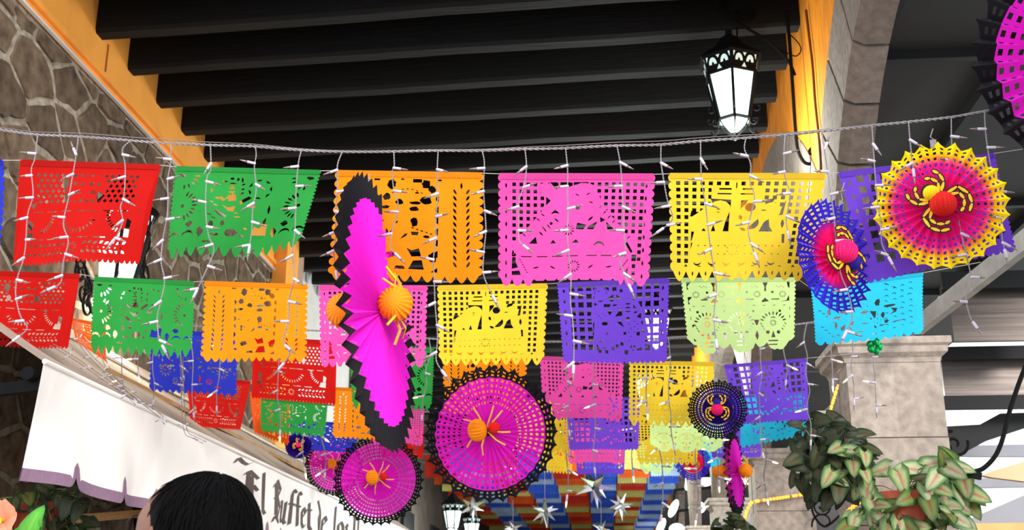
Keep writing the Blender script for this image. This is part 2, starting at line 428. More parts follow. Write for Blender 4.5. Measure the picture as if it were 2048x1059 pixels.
def design(kind):
    A = lambda p: ops.append((1, p)); X = lambda p: ops.append((0, p)); XS = lambda ps: [X(p) for p in ps]
    ops = []
    if kind == 'red':
        A(outline(0, 26, 0, 2.4, 'round'))
        for j in range(6):
            for i in range(17):
                cx = 14 + i * 4.5 + (2.25 if j % 2 else 0); cy = 9.5 + j * 3.6
                if cx < 88: X([(cx - 1.55, cy), (cx, cy - 1.5), (cx + 1.55, cy), (cx, cy + 1.5)])
        for cx in (44, 56):
            A(blob(cx, 18, 8.5, 10, cx)); X(ell(cx - 2.5, 15, 1.6, 1.3)); X(ell(cx + 3, 15.5, 1.4, 1.1)); X(rect(cx - 3, 21.5, cx + 3, 22.3))
        X(blob(34.5, 15, 2.4, 4.2, 3)); X(blob(36, 25, 2.2, 2.6, 4)); X(blob(61, 24, 2.2, 3.4, 5)); X(leafp(56, 20.5, 5, .9, .1))
        for x in (11, 22, 34, 45, 53, 66, 77): X(rect(x, 34.4, x + 7.5, 35))
        for x in (12, 24, 37, 50, 63): X(rect(x, 53.6, x + 8.5, 54.3))
        for cx, a0, a1, r in ((14, .1, 1.3, 14), (48, .35, 2.7, 14), (84, 1.9, 3.2, 14)):
            XS(burst(cx, 35.5, r - 2.3, r + 1.6, 8 if a1 - a0 < 2 else 11, 1.25, a0, a1))
        for s in (8, 85): X([(s, 40), (s + 3.5, 42), (s + 3, 47), (s - .5, 47.5)])
        X([(7, 50), (12, 48.5), (11, 54), (6.5, 54)]); X([(80, 53), (82, 48), (88, 47.5), (88, 53.5)])
        X([(9, 30), (14, 27.5), (11, 33)])
        for y, s in ((58, 1), (64.3, -1)):
            for i in range(8): X(leafp(11 + i * 4.1, y + (i % 2) * .4, 3.4, 1.7, s * .6 + .1)); X(leafp(57 + i * 4.1, y - (i % 2) * .4, 3.6, 1.9, -s * .6))
        XS(burst(47.5, 61, 1.5, 4.2, 10, .9))
        for i in range(7): X(ell(13 + i * 4, 61.3, .5, .45, 6)); X(ell(60 + i * 4, 61.2, .6, .55, 6))
    elif kind == 'green':
        A(outline(19, 13, 1.6, 8, 'leaf'))
        for s in (1, -1):
            f = lambda x: x if s > 0 else 100 - x
            for i in range(9):
                a = -1.25 + i * 2.5 / 8; a2 = a if s > 0 else PI - a
                X(leafp(f(9) + 9.5 * math.cos(a2), 32 + 10 * math.sin(a2), 5.2, 1.6, a2))
            X(ell(f(9.5), 32, 1.3, 1.5, 8))
            for i in range(5):
                a = .0 + i * 1.5 / 4; a2 = a if s > 0 else PI - a
                X(leafp(f(8) + 9 * math.cos(a2), 7.5 + 9 * math.sin(a2), 4.2, 1.5, a2))
            X(blob(f(6), 7, 2.4, 1.6, 11)); X(arcb(f(5), 56, 4.5, 2, PI, 2 * PI)); X(arcb(f(16), 56, 4.5, 2, PI, 2 * PI))
            X(blob(f(17), 47, 3, 2.2, 14)); X(blob(f(25), 53, 2, 3.6, 15)); X(blob(f(32), 47, 1.6, 2.6, 16))
        for i, a in enumerate((PI * 1.05, PI * 1.35, PI * 1.62, PI * 1.9, .15 * PI, .45 * PI, .8 * PI)):
            X(arcb(61, 17, 8, 1.5, a, a + .55)); X(arcb(36, 19, 8, 1.6, a + .3, a + .8))
        X(ell(41, 9, 1.3, 1.1)); X(ell(45, 9.5, .9, 1.3)); X(leafp(48, 10, 5, 1.5, 1.4))
        for y in (13, 17, 20.3): X(leafp(42, y, 5, 1.5, 0)); X(leafp(49, y + .6, 3, 1.5, -.5))
        X([(40, 23), (45, 22), (46, 27), (41, 28)]); X([(48, 27.5), (54, 23), (56, 24.5), (49, 30)]); X([(36, 24), (39, 27), (37, 28), (34, 25)])
        X([(37, 31), (41, 33), (46, 31.5), (45, 36), (42, 36)]); X([(34, 35), (41, 40), (40, 42), (34, 38)])
        for i in range(6): X(leafp(30 + (i % 2) * 3, 29 + i * 2.6, 4, 1.1, .3))
        X(blob(57, 31, 2.6, 1.5, 21)); X(arcb(63, 34, 7, 2, -.6, .6)); X(arcb(62, 42, 6, 2, -.3, .9)); X(leafp(48, 40, 5, 1.2, 0)); X(leafp(47, 37, 3, 1, 0))
        X(blob(45, 53, 3.6, 3.2, 22)); X(blob(39, 46, 1.2, 2.4, 23)); X(leafp(35, 55, 6, 2.6, 0)); X(leafp(30, 61, 7, 2, 0)); X([(58, 54), (60, 47), (64, 49), (66, 44), (69, 47), (69, 55)])
        X(blob(52, 55, 1.5, 1, 24)); X(leafp(54, 49, 3, 1.4, .4))
    elif kind == 'orange':
        A(outline(12, 13, 3, 4.2, 'leaf'))
        for s in (1, -1):
            f = lambda x: x if s > 0 else 100 - x
            for i in range(12):
                y = 13 + i * 4.3
                X(leafp(f(10.5 - .25 * i * .3), y, 4.4, 1.6, 1.0 if s > 0 else PI - 1.0)); X(leafp(f(19 - .2 * i * .3), y, 4.4, 1.6, -1.0 if s > 0 else PI + 1.0))
            X(leafp(f(14.8), 9, 4.6, 1.6, PI / 2))
            for i in range(6):
                y = 18 + i * 7.2; X(ell(f(29.5), y, 2.1, 2.2, 8, 0, PI / 2 if s < 0 else -PI / 2, PI * 1.5 if s < 0 else PI / 2) if True else None)
        X(blob(39, 8.5, 3.2, 3.2, 31)); X(blob(62, 8, 3, 3, 32)); X(rect(53, 4.8, 59, 7.2)); X(rect(45, 4.6, 47, 5.6)); X(rect(27, 4.8, 31, 6)); X(rect(69, 4.8, 72, 6))
        X(blob(36, 17, 2.4, 2.2, 33)); X(blob(44.5, 20.5, 2.6, 1.9, 34)); X(blob(66, 11.5, 2.4, 2.4, 35)); X(blob(62, 19, 3.6, 2.6, 36)); X(blob(55, 21, 3.5, 1.1, 37, 14, .2)); X(ell(56, 14.2, 1.4, .6))
        for i in range(7): X(leafp(40 + i * 3.2, 15 - 3.4 * math.sin(PI * (i + .5) / 7), 2, .7, -.6 + i * .2))
        X(blob(54.5, 25, 3, 1.6, 38)); X(blob(55, 33.5, 2.6, 3, 39)); X(blob(35.5, 24, 2.8, 1.1, 40, 14, .3)); X(leafp(43.5, 34, 2.6, 1, -.9)); X(leafp(40, 40, 2.6, 1, -.8)); X(blob(37, 41, 1.2, 2.4, 41))
        for i in range(5): X(leafp(54 + i * 3, 37.5 + i * .9, 2.4, .8, .3))
        X([(53, 40), (58, 40), (57.4, 42.2), (53.6, 42.2)]); X([(46, 45), (49, 41.4), (51, 41.2), (50, 43)]); X(blob(63, 43, 2.2, 1, 42))
        X([(50.5, 50.5), (54, 52), (58.5, 50.5), (60, 55.5), (54, 56)]); X(blob(67.5, 56, 2.8, 3.2, 43)); X(blob(40, 55, 3.4, 2.4, 44))
        X([(52, 64), (55, 58.5), (60.5, 58), (62, 64)]); X([(43, 64), (44, 62), (49, 62), (50, 64)]); X([(66, 65.5), (70.5, 62.5), (70.5, 65.5)]); X(leafp(32, 60, 4, 2, .3)); X(leafp(34, 33, 2, 1.2, .3))
    elif kind == 'pink':
        P = outline(13, 13, 1.8, 4.6, 'round')
        P = [(x, min(y, 68.6)) if 22 < x < 80 else (x, y) for x, y in P]
        A(P)
        for i in range(8):
            for x in (5.2, 94.8): X(leafp(x, 7.5 + i * 8.3, 3.4, 1.3, PI / 2))
        for j in range(12):
            for i in range(19):
                x = 9.2 + i * 4.55; y = 5.6 + j * 4.35
                if j < 8 or x < 11 or x > 88: X(rect(x, y, x + 2.3, y + 2.3))
        A([(25, 7.5), (31, 5), (36, 9), (42, 10), (50, 9.5), (52, 7.6), (59, 8), (63, 15), (66, 19), (82, 37), (90, 50), (90, 53), (11, 53), (9, 45), (14, 40), (28, 24), (31, 17)])
        X(rect(33, 5.3, 38, 10)); A([(33, 5), (38, 10.3), (33, 10)]); X(rect(40, 5.3, 46.5, 8.2)); X(rect(48.5, 5.3, 58, 8.2)); A(ell(53, 20, 13.5, 13.5, 20)); A(blob(55, 11, 9, 5, 51, 14, .08))
        X([(31, 14.5), (34, 17), (31, 20)]); X([(34, 25.5), (37, 22.5), (40, 25.5), (37, 24.8)]); X(ell(51.5, 22, 1.5, 1.1)); X(leafp(60, 29, 4.6, 1.3, -.7))
        for cx, cy, a in ((51, 13.5, .5), (58, 13, -.6), (60, 18.5, .4), (29, 26, .6), (26, 29, .6), (20, 36, .7), (17, 39, .7), (66, 21.5, -.8), (69, 25, -.8), (72, 28, -.8), (75, 31, -.8), (82, 38, -.7), (85, 41, -.7)): X(leafp(cx, cy, 3.2, .75, a))
        X(leafp(38, 29.5, 4.2, 1, .7)); X(ell(34.5, 31.5, 1, 1, 8)); X(leafp(30, 35, 5.5, 1, .9)); X(leafp(28, 38, 4, 1, .8)); X(leafp(33, 33.5, 4, 1, .9))
        XS(burst(46, 36, 1.6, 4, 10, .8))
        X([(51.5, 31.5), (57.5, 33), (55.5, 36), (50.5, 35.5)]); X([(58.5, 34), (64.5, 31), (62, 36), (58, 35.8)]); X([(66, 28), (69.5, 30), (66.5, 31.6)]); X([(70, 31), (76, 36.5), (71, 36)])
        X([(20, 44.5), (24.5, 40), (25.5, 44.5)]); X([(34, 44.5), (36, 42), (38, 44.5)]); X([(48, 44.5), (51, 42.2), (53, 44.5)]); X(arcb(66, 47, 3.4, 1.6, PI, 2 * PI)); X([(84, 43.5), (88, 50), (87, 51), (83, 45)])
        for x in (15, 25.5, 35.5, 45.5, 58, 67.5, 77): X(rect(x, 52.6, x + 7, 53.2))
        X([(9, 50.5), (10, 52), (11, 50.6), (12, 52), (13, 50.8), (11, 53), (9, 53)]); X([(9, 55), (11, 55), (13, 60), (9, 61)]); X([(9, 62.5), (14, 62), (15, 64.8), (9, 65)])
        X(rect(87.5, 52, 90.5, 56)); X(rect(88, 58, 90.2, 60.5)); X(rect(88, 62.5, 90.2, 64.8)); X([(82.5, 64.5), (85.5, 60), (85.5, 64.5)])
        XS(burst(50, 59.5, 2, 4.3, 12, .8))
        for cx, a in ((25, -.15), (36, .5), (61, -.6), (73, -.2)): X(leafp(cx, 60, 4.5, 1, a))
        for i in range(6): X(leafp(14.5 + i * .9, 55 + i * 1.6, 1.8, .6, .5)); X(leafp(85 - i * .9, 55.5 + i * 1.2, 1.8, .6, -.7))
    elif kind == 'yellow':
        P = outline(11, 10, 2, 6.5, 'leaf'); A(P)
        for i in range(10): X(leafp(6.8 + i * 9.6, 67, 3.2, 1.2, PI / 2)); 
        for i in range(9): X([(11.4 + i * 9.6 - 1.4, 62.6), (11.4 + i * 9.6, 61), (11.4 + i * 9.6 + 1.4, 62.6)])
        for j in range(12):
            for i in range(17):
                x = 5 + i * 5.25; y = 5.4 + j * 4.75
                if y < 26 or x < 15 or x > 83: X(rect(x, y, x + 2.7, y + 2.7))
        A(rect(28, 9.4, 61, 18)); A(rect(41, 5, 47, 40)); X(rect(43.7, 6, 44.4, 10)); X(rect(43.7, 18, 44.4, 27)); X(rect(43.7, 29, 44.4, 39.5))
        for x0, x1 in ((33, 41), (48, 55)): X(rect(x0, 10, x1, 11.1)); X(rect(x0 - 1, 13.5, x1, 14.4))
        A([(30, 18), (62, 18), (84, 30), (84, 62), (14, 62), (14, 32), (18, 29)])
        X([(27.5, 17.5), (41, 18), (41, 25), (36, 19.5), (29, 20.5)]); A(ell(34, 25, 7.4, 6.5)); X(leafp(33, 24.6, 3, .7, 0)); X(leafp(33, 26.6, 2.5, .5, 0))
        X([(38, 33), (40.5, 26), (40.5, 39.5), (36.5, 39.5)]); A(ell(21, 33.5, 6.5, 5.6)); X([(14, 30), (15, 26), (20, 27), (15.5, 30)]); X([(28.5, 39.5), (30, 35), (31.5, 39.5)]); X([(22, 39.5), (23.5, 37.5), (25, 39.5)])
        X([(47.5, 18.5), (52, 18), (50, 24), (47.6, 25)]); A(ell(55, 30, 8.6, 10.4, 18)); X(ell(55, 33.5, 5.6, 4.6, 14)); A([(47, 34), (58, 25), (63, 28), (50, 40)]); X(ell(54, 23, 3.6, 3, 10)); A([(47, 34), (58, 25), (60, 27), (50, 36)])
        X([(64, 18), (70, 16.5), (68, 20), (63.5, 21)]); A(ell(68, 25, 6, 5.5)); X(leafp(63, 25, 4, .9, 0)); X(leafp(48, 30, 4, 2.5, 1.2)); X(leafp(50, 38, 5, 2.2, .4))
        X([(61, 39.5), (64, 33), (67, 31), (68, 36), (70.5, 39.5)]); X([(75, 22), (77, 18), (76, 28), (73.5, 28.5)]); X(leafp(76.5, 34, 6, 2.4, 1.5))
        for y, s in ((49, .5), (54.5, -.5)):
            for i in range(13): X(leafp(20 + i * 4.7, y, 1.7, .6, s if i % 3 else -s))
        XS(burst(44, 51.5, 2.5, 4.4, 10, .6))
        for i in range(6): X(arcb(19.5 + i * 10.5, 59.2, 2.8, 1.2, 0, PI))
        X([(15, 40), (17, 40), (15.5, 46), (14.6, 46)]); X([(14.8, 47.5), (16, 47), (14.7, 52)]); X([(77, 41), (79, 41), (79.5, 47), (77.8, 47)])
    elif kind == 'purple':
        A(outline(20, 20, 1.3, 2.0, 'round'))
        for i in range(6):
            for x in (5.6, 94.4): X(leafp(x, 8 + i * 9.6, 4, 2.2, PI / 2))
        for j in range(8):
            for i in range(11):
                X(gem(12.8 + i * 7.6, 6 + j * 7.5, 2.95))
        A([(30, 4), (68, 4), (72, 18), (78, 30), (82, 45), (76, 58), (60, 62), (36, 60), (30, 48), (29, 30), (31, 18)])
        A(ell(38.5, 11, 6.5, 7)); X([(32, 4.2), (36, 4), (32, 8)]); X([(41, 4.5), (46, 4.3), (46, 9)]); X(gem(51, 7, 2.4)); X(leafp(37, 9, 2.4, .8, 0))
        for i in range(9): X(leafp(38.5 + 5.4 * math.cos(PI + i * PI / 8), 10.5 + 5.4 * math.sin(PI + i * PI / 8), 1.8, .8, PI + i * PI / 8))
        X(arcb(38, 15.5, 3, 1, .2, 2.6)); X(arcb(34, 15, 2.4, .9, 1.6, 4.4))
        X([(45, 15), (50, 12), (50, 18), (47, 18)]); X([(52.5, 12), (57, 15.5), (53, 17.5)]); X(gem(57, 9, 1.6)); X([(41, 20.5), (47.5, 20.5), (46.5, 23), (41, 23)]); X(leafp(51, 21.5, 5, 1.6, -.2))
        X([(43.5, 26), (49, 26), (46.5, 30.5)]); X([(51, 31.5), (57, 24), (58, 30.5)]); X([(32.5, 19), (35.5, 20.8), (32.5, 22)]); X(blob(41.5, 37.5, 2.6, 1.8, 61)); X([(53, 36.5), (56, 34.5), (59.5, 41)])
        for y in (20.5, 23.8, 27): X(leafp(63, y, 5.4, 1.5, 0))
        X(gem(68.5, 16, 1.6)); X([(68, 21), (70.5, 24.5), (68, 25.5)]); X([(71, 32), (75, 28), (75, 33.5)]); X(leafp(70, 28, 4, 1.5, -.3)); X(gem(63, 33.5, 1.8)); X([(30.5, 38), (32, 36), (31, 46)]); X(leafp(30.5, 46, 6, 1.3, 1.5))
        for i in range(5): X(leafp(64 + (i % 2) * 1.5, 38 + i * 3.6, 1.7, .7, .2)); X(leafp(69 + (i % 2) * 3, 36 + i * 2.2, 1.7, .7, -.4)); X(leafp(34 + i * 2, 29 + (i % 3) * 2, 1.4, .7, .8))
        X(arcb(37, 50, 3.6, 1, .3, 2.5)); X(arcb(40, 56.5, 3, 1, .3, 2.5)); X(arcb(41, 45, 3, .9, -1, 1.2))
        for cx, cy in ((36, 61.5), (42.5, 62), (48.5, 59), (52.5, 57), (57, 55)): X([(cx - 1.3, cy - 1.6), (cx + 1.4, cy - 1.2), (cx + 1.7, cy + 1.4), (cx - 1.1, cy + 1.5)])
        X(rect(59.5, 60.5, 63, 64)); X(gem(72.5, 46.5, 1.9)); X(gem(60, 46, 1.5)); X(gem(77, 44, 1.5)); X([(64, 58), (66.5, 56), (67, 59)]); X(leafp(76, 37, 5, 1.5, 1.4)); X(gem(69, 57.5, 1.2))
    elif kind == 'lime':
        P = outline(17, 3, 1.4, 0.1, 'round')
        P = [(1.4, 0), (98.6, 0)] + [(98.6 + (1.4 * abs(math.sin(PI * k / 4))), 1.4 + 58 * k / 56) for k in range(57)]
        for x, y in ((97, 61), (94.5, 62), (92, 66), (89, 69.5), (86, 70), (83.5, 69), (81, 70), (77, 68), (74, 63), (71, 66), (67, 67.6), (64.5, 65), (63, 63), (61, 68), (57, 71), (53, 72), (51, 71), (49, 72), (45, 71), (41, 67), (39.5, 63), (37, 66), (34, 67.5), (31, 66), (29.5, 64), (27, 68), (23, 71.5), (20, 70.7), (17, 71.5), (13, 68), (10, 63), (6, 62), (2.5, 58)): P.append((x, y))
        P += [(1.4 - (1.4 * abs(math.sin(PI * k / 4))), 57 - 56 * k / 56) for k in range(57)]
        A(P)
        for i in range(4):
            cx = 17 + i * 22.5
            XS(burst(cx - 5 if i < 2 else cx + 4, 16, 1.6, 3.4, 10, .8)); X(ell(cx + 5 if i < 2 else cx - 5, 14, 1.2, 1.2, 8)); X(rect(cx - 1 if i < 2 else cx - 6, 20.5, cx + 5 if i < 2 else cx + 1, 21.5))
            for q in range(4): X(leafp(cx - 1 + q * 1.8, 8 + (q % 2), 1.6, .6, -.6 + q * .3))
        for cx, cy in ((5.5, 8), (5.5, 22)): X([(cx - 1, cy - 4), (cx + 3, cy - 4), (cx - .5, cy), (cx + .5, cy + 3), (cx - 1, cy + 3)])
        for cx in (28, 50.5, 73):
            X([(cx - 2, 4.5), (cx + 2.6, 4.5), (cx + .8, 9), (cx + 1.3, 13), (cx - .8, 13), (cx - .3, 9)]); X([(cx - 3, 22.5), (cx, 19.5), (cx + 3.5, 23), (cx - 3, 24)])
        X([(92, 4), (94.5, 4), (94.5, 10), (93, 9)]); X([(86, 23.5), (92, 22), (94, 17), (94.5, 22.5)])
        for i in range(10): X(leafp(9 + i * 9, 27, 3.2, .7, 0))
        for x in (12, 36, 62, 86): X(ell(x, 32.5, 1.2, 1.2, 8))
        for cx in (20, 50.5, 80):
            XS(burst(cx, 44, 1.2, 3.4, 12, .7))
            for i in range(9):
                a = PI * 1.1 + i * PI * .8 / 8; X(leafp(cx + 10.6 * math.cos(a), 44 + 9.4 * math.sin(a), 4.2, 1.5, a))
            for s in (-1, 1):
                for i in range(3): X(leafp(cx + s * (8.5 + i * 1.3), 50 - i * 2.6, 3.2, .9, s * -.8 + (PI if s > 0 else 0) + (1.6 if s > 0 else 0)))
                X(ell(cx + s * 5, 53, 1.8, 1.8, 9))
            X([(cx, 51.5), (cx + 2, 58), (cx - 2, 58)]); X(arcb(cx, 40.5, 2.6, 1.2, PI * 1.1, PI * 1.9))
            X(rect(cx - 4.5, 60.6, cx + 4.5, 61.8)); X(rect(cx - 4.5, 64.4, cx + 4, 65.4))
        for x in (35, 65): X([(x, 51), (x + 1.8, 56), (x, 60.5), (x - 1.8, 56)]); X([(x - 2.5, 41), (x + 2.2, 41), (x + .6, 46), (x - .6, 46)])
        for y in (30, 38): X(leafp(5.5, y, 4, .7, PI / 2)); X(leafp(95, y, 4, .7, PI / 2))
        X([(6, 44), (9, 43.5), (6.5, 47)]); X([(6.5, 56), (9, 59), (6.8, 59)])
    elif kind == 'cyan':
        A(outline(17, 12, 1.3, 4, 'round'))
        R = random.Random(5)
        for i in range(34):
            x = 66 + (i * 7.3) % 29; y = 8 + (i * 5.1) % 54
            X(arcb(x, y, 1.9, .9, PI * (.9 + .3 * R.random()), PI * (2 + .2 * R.random()), 5))
        for i in range(14):
            x = 5 + (i * 3.1) % 14; y = 10 + i * 4; X(arcb(x, y, 1.8, .9, PI * .1, PI * 1.1, 5))
        X(blob(59, 28, 2.4, 4.2, 71)); X(blob(30, 34, 2, 4.4, 81)); X(blob(14, 34, 1.8, 4, 82)); X(blob(47, 38, 3.4, 1.6, 83)); X(blob(22, 42, 3.6, 1.5, 84)); X(blob(64, 43, 1.8, 3.2, 85)); X(blob(70, 33, 5, 1.5, 72)); X([(71, 36), (77, 37), (76, 41), (70, 44), (74, 40)]); X([(52, 37), (58, 38), (57, 46), (54, 42)]); X(blob(38, 30, 3, 2, 77)); X(blob(45, 20, 4, 1.6, 78)); X(blob(28, 18, 2, 4, 79))
        X(leafp(20, 51, 9, 2.6, 1.6)); X([(24, 54), (29, 50), (28, 56), (25, 58)]); X([(33, 49), (37, 47), (36, 52), (33, 52)]); X(leafp(47, 51, 8, 1.8, .05)); X(leafp(53, 46, 4, 1.4, .9)); X(leafp(57, 56, 5, 1.7, 1.1)); X(leafp(79, 52, 12, 1.4, -.05)); X(blob(67, 51, 2, 2, 74)); X(leafp(63, 55, 6, 1.4, -.2)); X(leafp(43, 60, 8, 1.2, -.05)); X(leafp(34, 56, 6, 1.6, .9))
        for i in range(10): X(leafp(56 + (i % 3) * 3, 40 + i * 1.7, 2, .7, 1.2 + i)); X(leafp(44 + (i % 4) * 2, 26 + i * 1.6, 2, .8, .8 + i))
        for x, y in ((22, 61), (38, 60), (56, 63), (64, 61)): X(arcb(x, y, 2, 1.2, 0, PI, 5))
    elif kind == 'blue':
        A(outline(12, 13, 1.5, 4, 'point'))
        R = random.Random(9)
        for j in range(4):
            for i in range(8):
                cx = 10 + i * 11.4 + (j % 2) * 3; cy = 10 + j * 10.5; a = R.uniform(0, 6)
                X([(cx + 3 * math.cos(a + t), cy + 2.6 * math.sin(a + t)) for t in (0, 2.2, 3.6)]); X(leafp(cx + 4, cy + 4, 4, 1.4, a))
        for cx in (18, 84): XS(burst(cx, 46, 3, 7.5, 10, 1.8))
        for s in (-1, 1): X(arcb(50 + s * 5, 54, 5.5, 2.2, (-.9 if s > 0 else PI - .9), (.9 if s > 0 else PI + .9)))
        for cx in (30, 70): XS(burst(cx, 57, 1.2, 4, 8, 1.2))
        X(rect(16, 40, 28, 41.5)); X(rect(76, 62, 83, 63.3)); X(rect(72, 40, 80, 41.5))
    elif kind == 'plain':
        A(outline(0, 12, 0, 4, 'point'))
        for i in range(9): X(leafp(10 + i * 10, 52, 4, 2.2, .6 if i % 2 else -.6))
        for i in range(8): X(ell(14 + i * 10, 40, 1.6, 1.6, 8))
    return ops
DES = {}
def design_mesh(kind):
    if kind in DES: return DES[kind]
    ops = design(kind); vs = []; es = []
    for _, p in ops:
        b = len(vs); n = len(p); vs += [Vector((x, y)) for x, y in p]; es += [(b + i, b + (i + 1) % n) for i in range(n)]
    for i in range(19):
        for j in range(14): vs.append(Vector((2.5 + i * 5.27 + .013 * j, 2.2 + j * 5.0 + .017 * i)))
    rv, re, rf, *_ = delaunay_2d_cdt(vs, es, [], 0, 1e-4)
    rv = np.array([(v.x, v.y) for v in rv]); rf = np.array([f for f in rf if len(f) == 3])
    cen = rv[rf].mean(axis=1); state = np.zeros(len(rf), bool)
    for val, p in ops:
        q = np.array(p); ins = np.zeros(len(cen), bool)
        bx = (cen[:, 0] >= q[:, 0].min()) & (cen[:, 0] <= q[:, 0].max()) & (cen[:, 1] >= q[:, 1].min()) & (cen[:, 1] <= q[:, 1].max())
        idx = np.nonzero(bx)[0]; c = cen[idx]; r = np.zeros(len(idx), bool)
        for i in range(len(q)):
            x1, y1 = q[i]; x2, y2 = q[(i + 1) % len(q)]
            if y1 == y2: continue
            t = ((y1 > c[:, 1]) != (y2 > c[:, 1])) & (c[:, 0] < (x2 - x1) * (c[:, 1] - y1) / (y2 - y1) + x1)
            r ^= t
        ins[idx] = r; state[ins] = bool(val)
    rf = rf[state]; used = np.unique(rf); mp = -np.ones(len(rv), int); mp[used] = np.arange(len(used))
    DES[kind] = (rv[used], mp[rf]); return DES[kind]
STR = {}
ROWNAME = {1: 'front row', 2: 'second row', 3: 'third row', 4: 'fourth row', 5: 'fifth row', 6: 'sixth row'}
def banner(colour, kind, px, Y, row, label, wave=.02, swing=0, seed=0, name='paper_banner'):
    (TL, TR, BR, BL) = [Vector(atY(x, y, Y)) for x, y in px]
    BL = Vector(atY(px[3][0], px[3][1], Y + swing)); BR = Vector(atY(px[2][0], px[2][1], Y + swing * .6))
    rv, rf = design_mesh(kind); R = random.Random(seed * 17 + int(px[0][0])); f1, f2, p1, p2 = R.uniform(1.2, 2.4), R.uniform(.6, 1.6), R.uniform(0, 6), R.uniform(0, 6)
    wdt = (TR - TL).length
    def surf(u, v):
        p = TL.lerp(TR, u).lerp(BL.lerp(BR, u), v)
        d = wave * v ** .8 * (math.sin(f1 * PI * u + p1 + v * 1.2) + .5 * math.sin(f2 * 2 * PI * u + p2 - v * 2)) + .012 * math.sin(PI * v) * math.sin(2.3 * u + p2)
        return p + Vector((0, d, 0))
    root = thing(name, label, 'banner', (TL + TR) / 2, 'cut paper banners of the ' + ROWNAME[row])
    mb = MB(); mb.add([surf(x / 100, y / 72) for x, y in rv], [tuple(t) for t in rf])
    mb.build('cut_sheet', paper(colour), root)
    hd = MB(); n = 14; V = []
    for i in range(n + 1):
        u = .012 + .976 * i / n
        V += [surf(u, .052) + Vector((0, -.003, 0)), surf(u, 0) + Vector((0, -.003, .002)), surf(u, 0) + Vector((0, .003, .002)), surf(u, .045) + Vector((0, .003, 0))]
    hd.add(V, [(i * 4 + j, i * 4 + 4 + j, i * 4 + 5 + j, i * 4 + 1 + j) for i in range(n) for j in range(3)])
    hd.build('header_fold', paper(colour, .92), root)
    STR.setdefault((row, Y), []).extend([TL, TR]); return root
Y1, Y2, Y3, Y4, Y5, Y6 = 4.15, 6.0, 7.3, 9.0, 10.6, 12.6
banner('blue', 'blue', [(-292, 310), (8, 320), (-4, 520), (-300, 515)], Y1, 1, 'dark blue cut paper banner cropped by the left edge beside the red banner')
banner('red', 'red', [(40, 320), (322, 330), (276, 526), (22, 528)], Y1, 1, 'red cut paper banner in front of the lit wall lantern', .02, .05)
banner('green', 'green', [(350, 333), (643, 341), (603, 500), (333, 522)], Y1, 1, 'green cut paper banner with leaf fringe below the orange frieze', .03, .06)
banner('orange', 'orange', [(670, 341), (968, 346), (966, 565), (654, 561)], Y1, 1, 'orange cut paper banner behind the hanging edge-on magenta fan', .012)
banner('pink', 'pink', [(996, 347), (1311, 348), (1298, 572), (996, 570)], Y1, 1, 'large pink cut paper banner with sombrero and skull between orange and yellow ones', .012)
banner('yellow', 'yellow', [(1336, 347), (1654, 347), (1612, 564), (1341, 560)], Y1, 1, 'large yellow cut paper banner with cross and table beside the blue paper fan', .014)
banner('purple', 'purple', [(1675, 345), (1990, 306), (2034, 502), (1733, 566)], Y1, 1, 'large tilted purple cut paper banner behind the yellow rimmed fan', .01, -.05)
banner('red', 'red', [(-58, 540), (160, 548), (138, 698), (-62, 690)], Y2, 2, 'red cut paper banner at the left edge over the awning', .02, .05)
banner('green', 'green', [(188, 553), (389, 563), (381, 714), (179, 708)], Y2, 2, 'green cut paper banner hanging between red and orange in front of the wall', .015)
banner('orange', 'orange', [(408, 562), (617, 569), (613, 724), (399, 722)], Y2, 2, 'orange cut paper banner hanging in front of the white wall', .015)
banner('pink', 'pink', [(637, 570), (856, 571), (850, 733), (637, 732)], Y2, 2, 'pink cut paper banner half hidden behind the edge-on magenta fan', .02)
banner('yellow', 'yellow', [(874, 571), (1096, 567), (1088, 730), (877, 730)], Y2, 2, 'yellow cut paper banner just above the round magenta fan with black rim', .014)
banner('purple', 'purple', [(1114, 566), (1339, 556), (1334, 726), (1126, 725)], Y2, 2, 'purple cut paper banner with rooster pattern in front of a lit lantern', .014)
banner('lime', 'lime', [(1361, 556), (1592, 555), (1590, 700), (1377, 712)], Y2, 2, 'pale lime cut paper banner with rows of skulls', .014)
banner('cyan', 'cyan', [(1621, 575), (1847, 545), (1846, 668), (1630, 692)], Y2, 2, 'turquoise cut paper banner below the blue paper fan', .016)
banner('tangerine', 'red', [(142, 636), (212, 648), (213, 724), (152, 682)], Y3, 3, 'orange red cut paper banner resting on the awning behind the green banner', .01)
banner('blue', 'blue', [(300, 655), (476, 670), (473, 794), (296, 782)], Y3, 3, 'dark blue cut paper banner behind green and orange ones over the awning', .014)
banner('red', 'red', [(506, 672), (674, 682), (671, 810), (503, 796)], Y3, 3, 'red cut paper banner below the orange banner of the second row', .014)
banner('green', 'green', [(700, 690), (869, 695), (863, 822), (705, 818)], Y3, 3, 'green cut paper banner showing between the two magenta fans', .014)
banner('orange', 'orange', [(884, 700), (1056, 703), (1050, 828), (888, 828)], Y3 + .3, 3, 'orange cut paper banner hidden behind the round magenta fan', .014)
banner('pink', 'pink', [(1079, 712), (1248, 718), (1244, 845), (1086, 838)], Y3, 3, 'pink cut paper banner below the purple rooster banner', .02)
banner('yellow', 'yellow', [(1258, 721), (1431, 724), (1422, 852), (1257, 852)], Y3, 3, 'yellow cut paper banner left of the small black and purple fan', .014)
banner('purple', 'purple', [(1447, 730), (1613, 716), (1618, 840), (1478, 848)], Y3, 3, 'purple cut paper banner right of the small black and purple fan', .014)
banner('red', 'red', [(372, 750), (502, 762), (481, 860), (384, 852)], Y4, 4, 'red cut paper banner touching the top of the awning', .02)
banner('tangerine', 'orange', [(499, 783), (580, 790), (578, 892), (508, 866)], Y4 + .3, 4, 'orange red cut paper banner by the awning left of the small green one', .014)
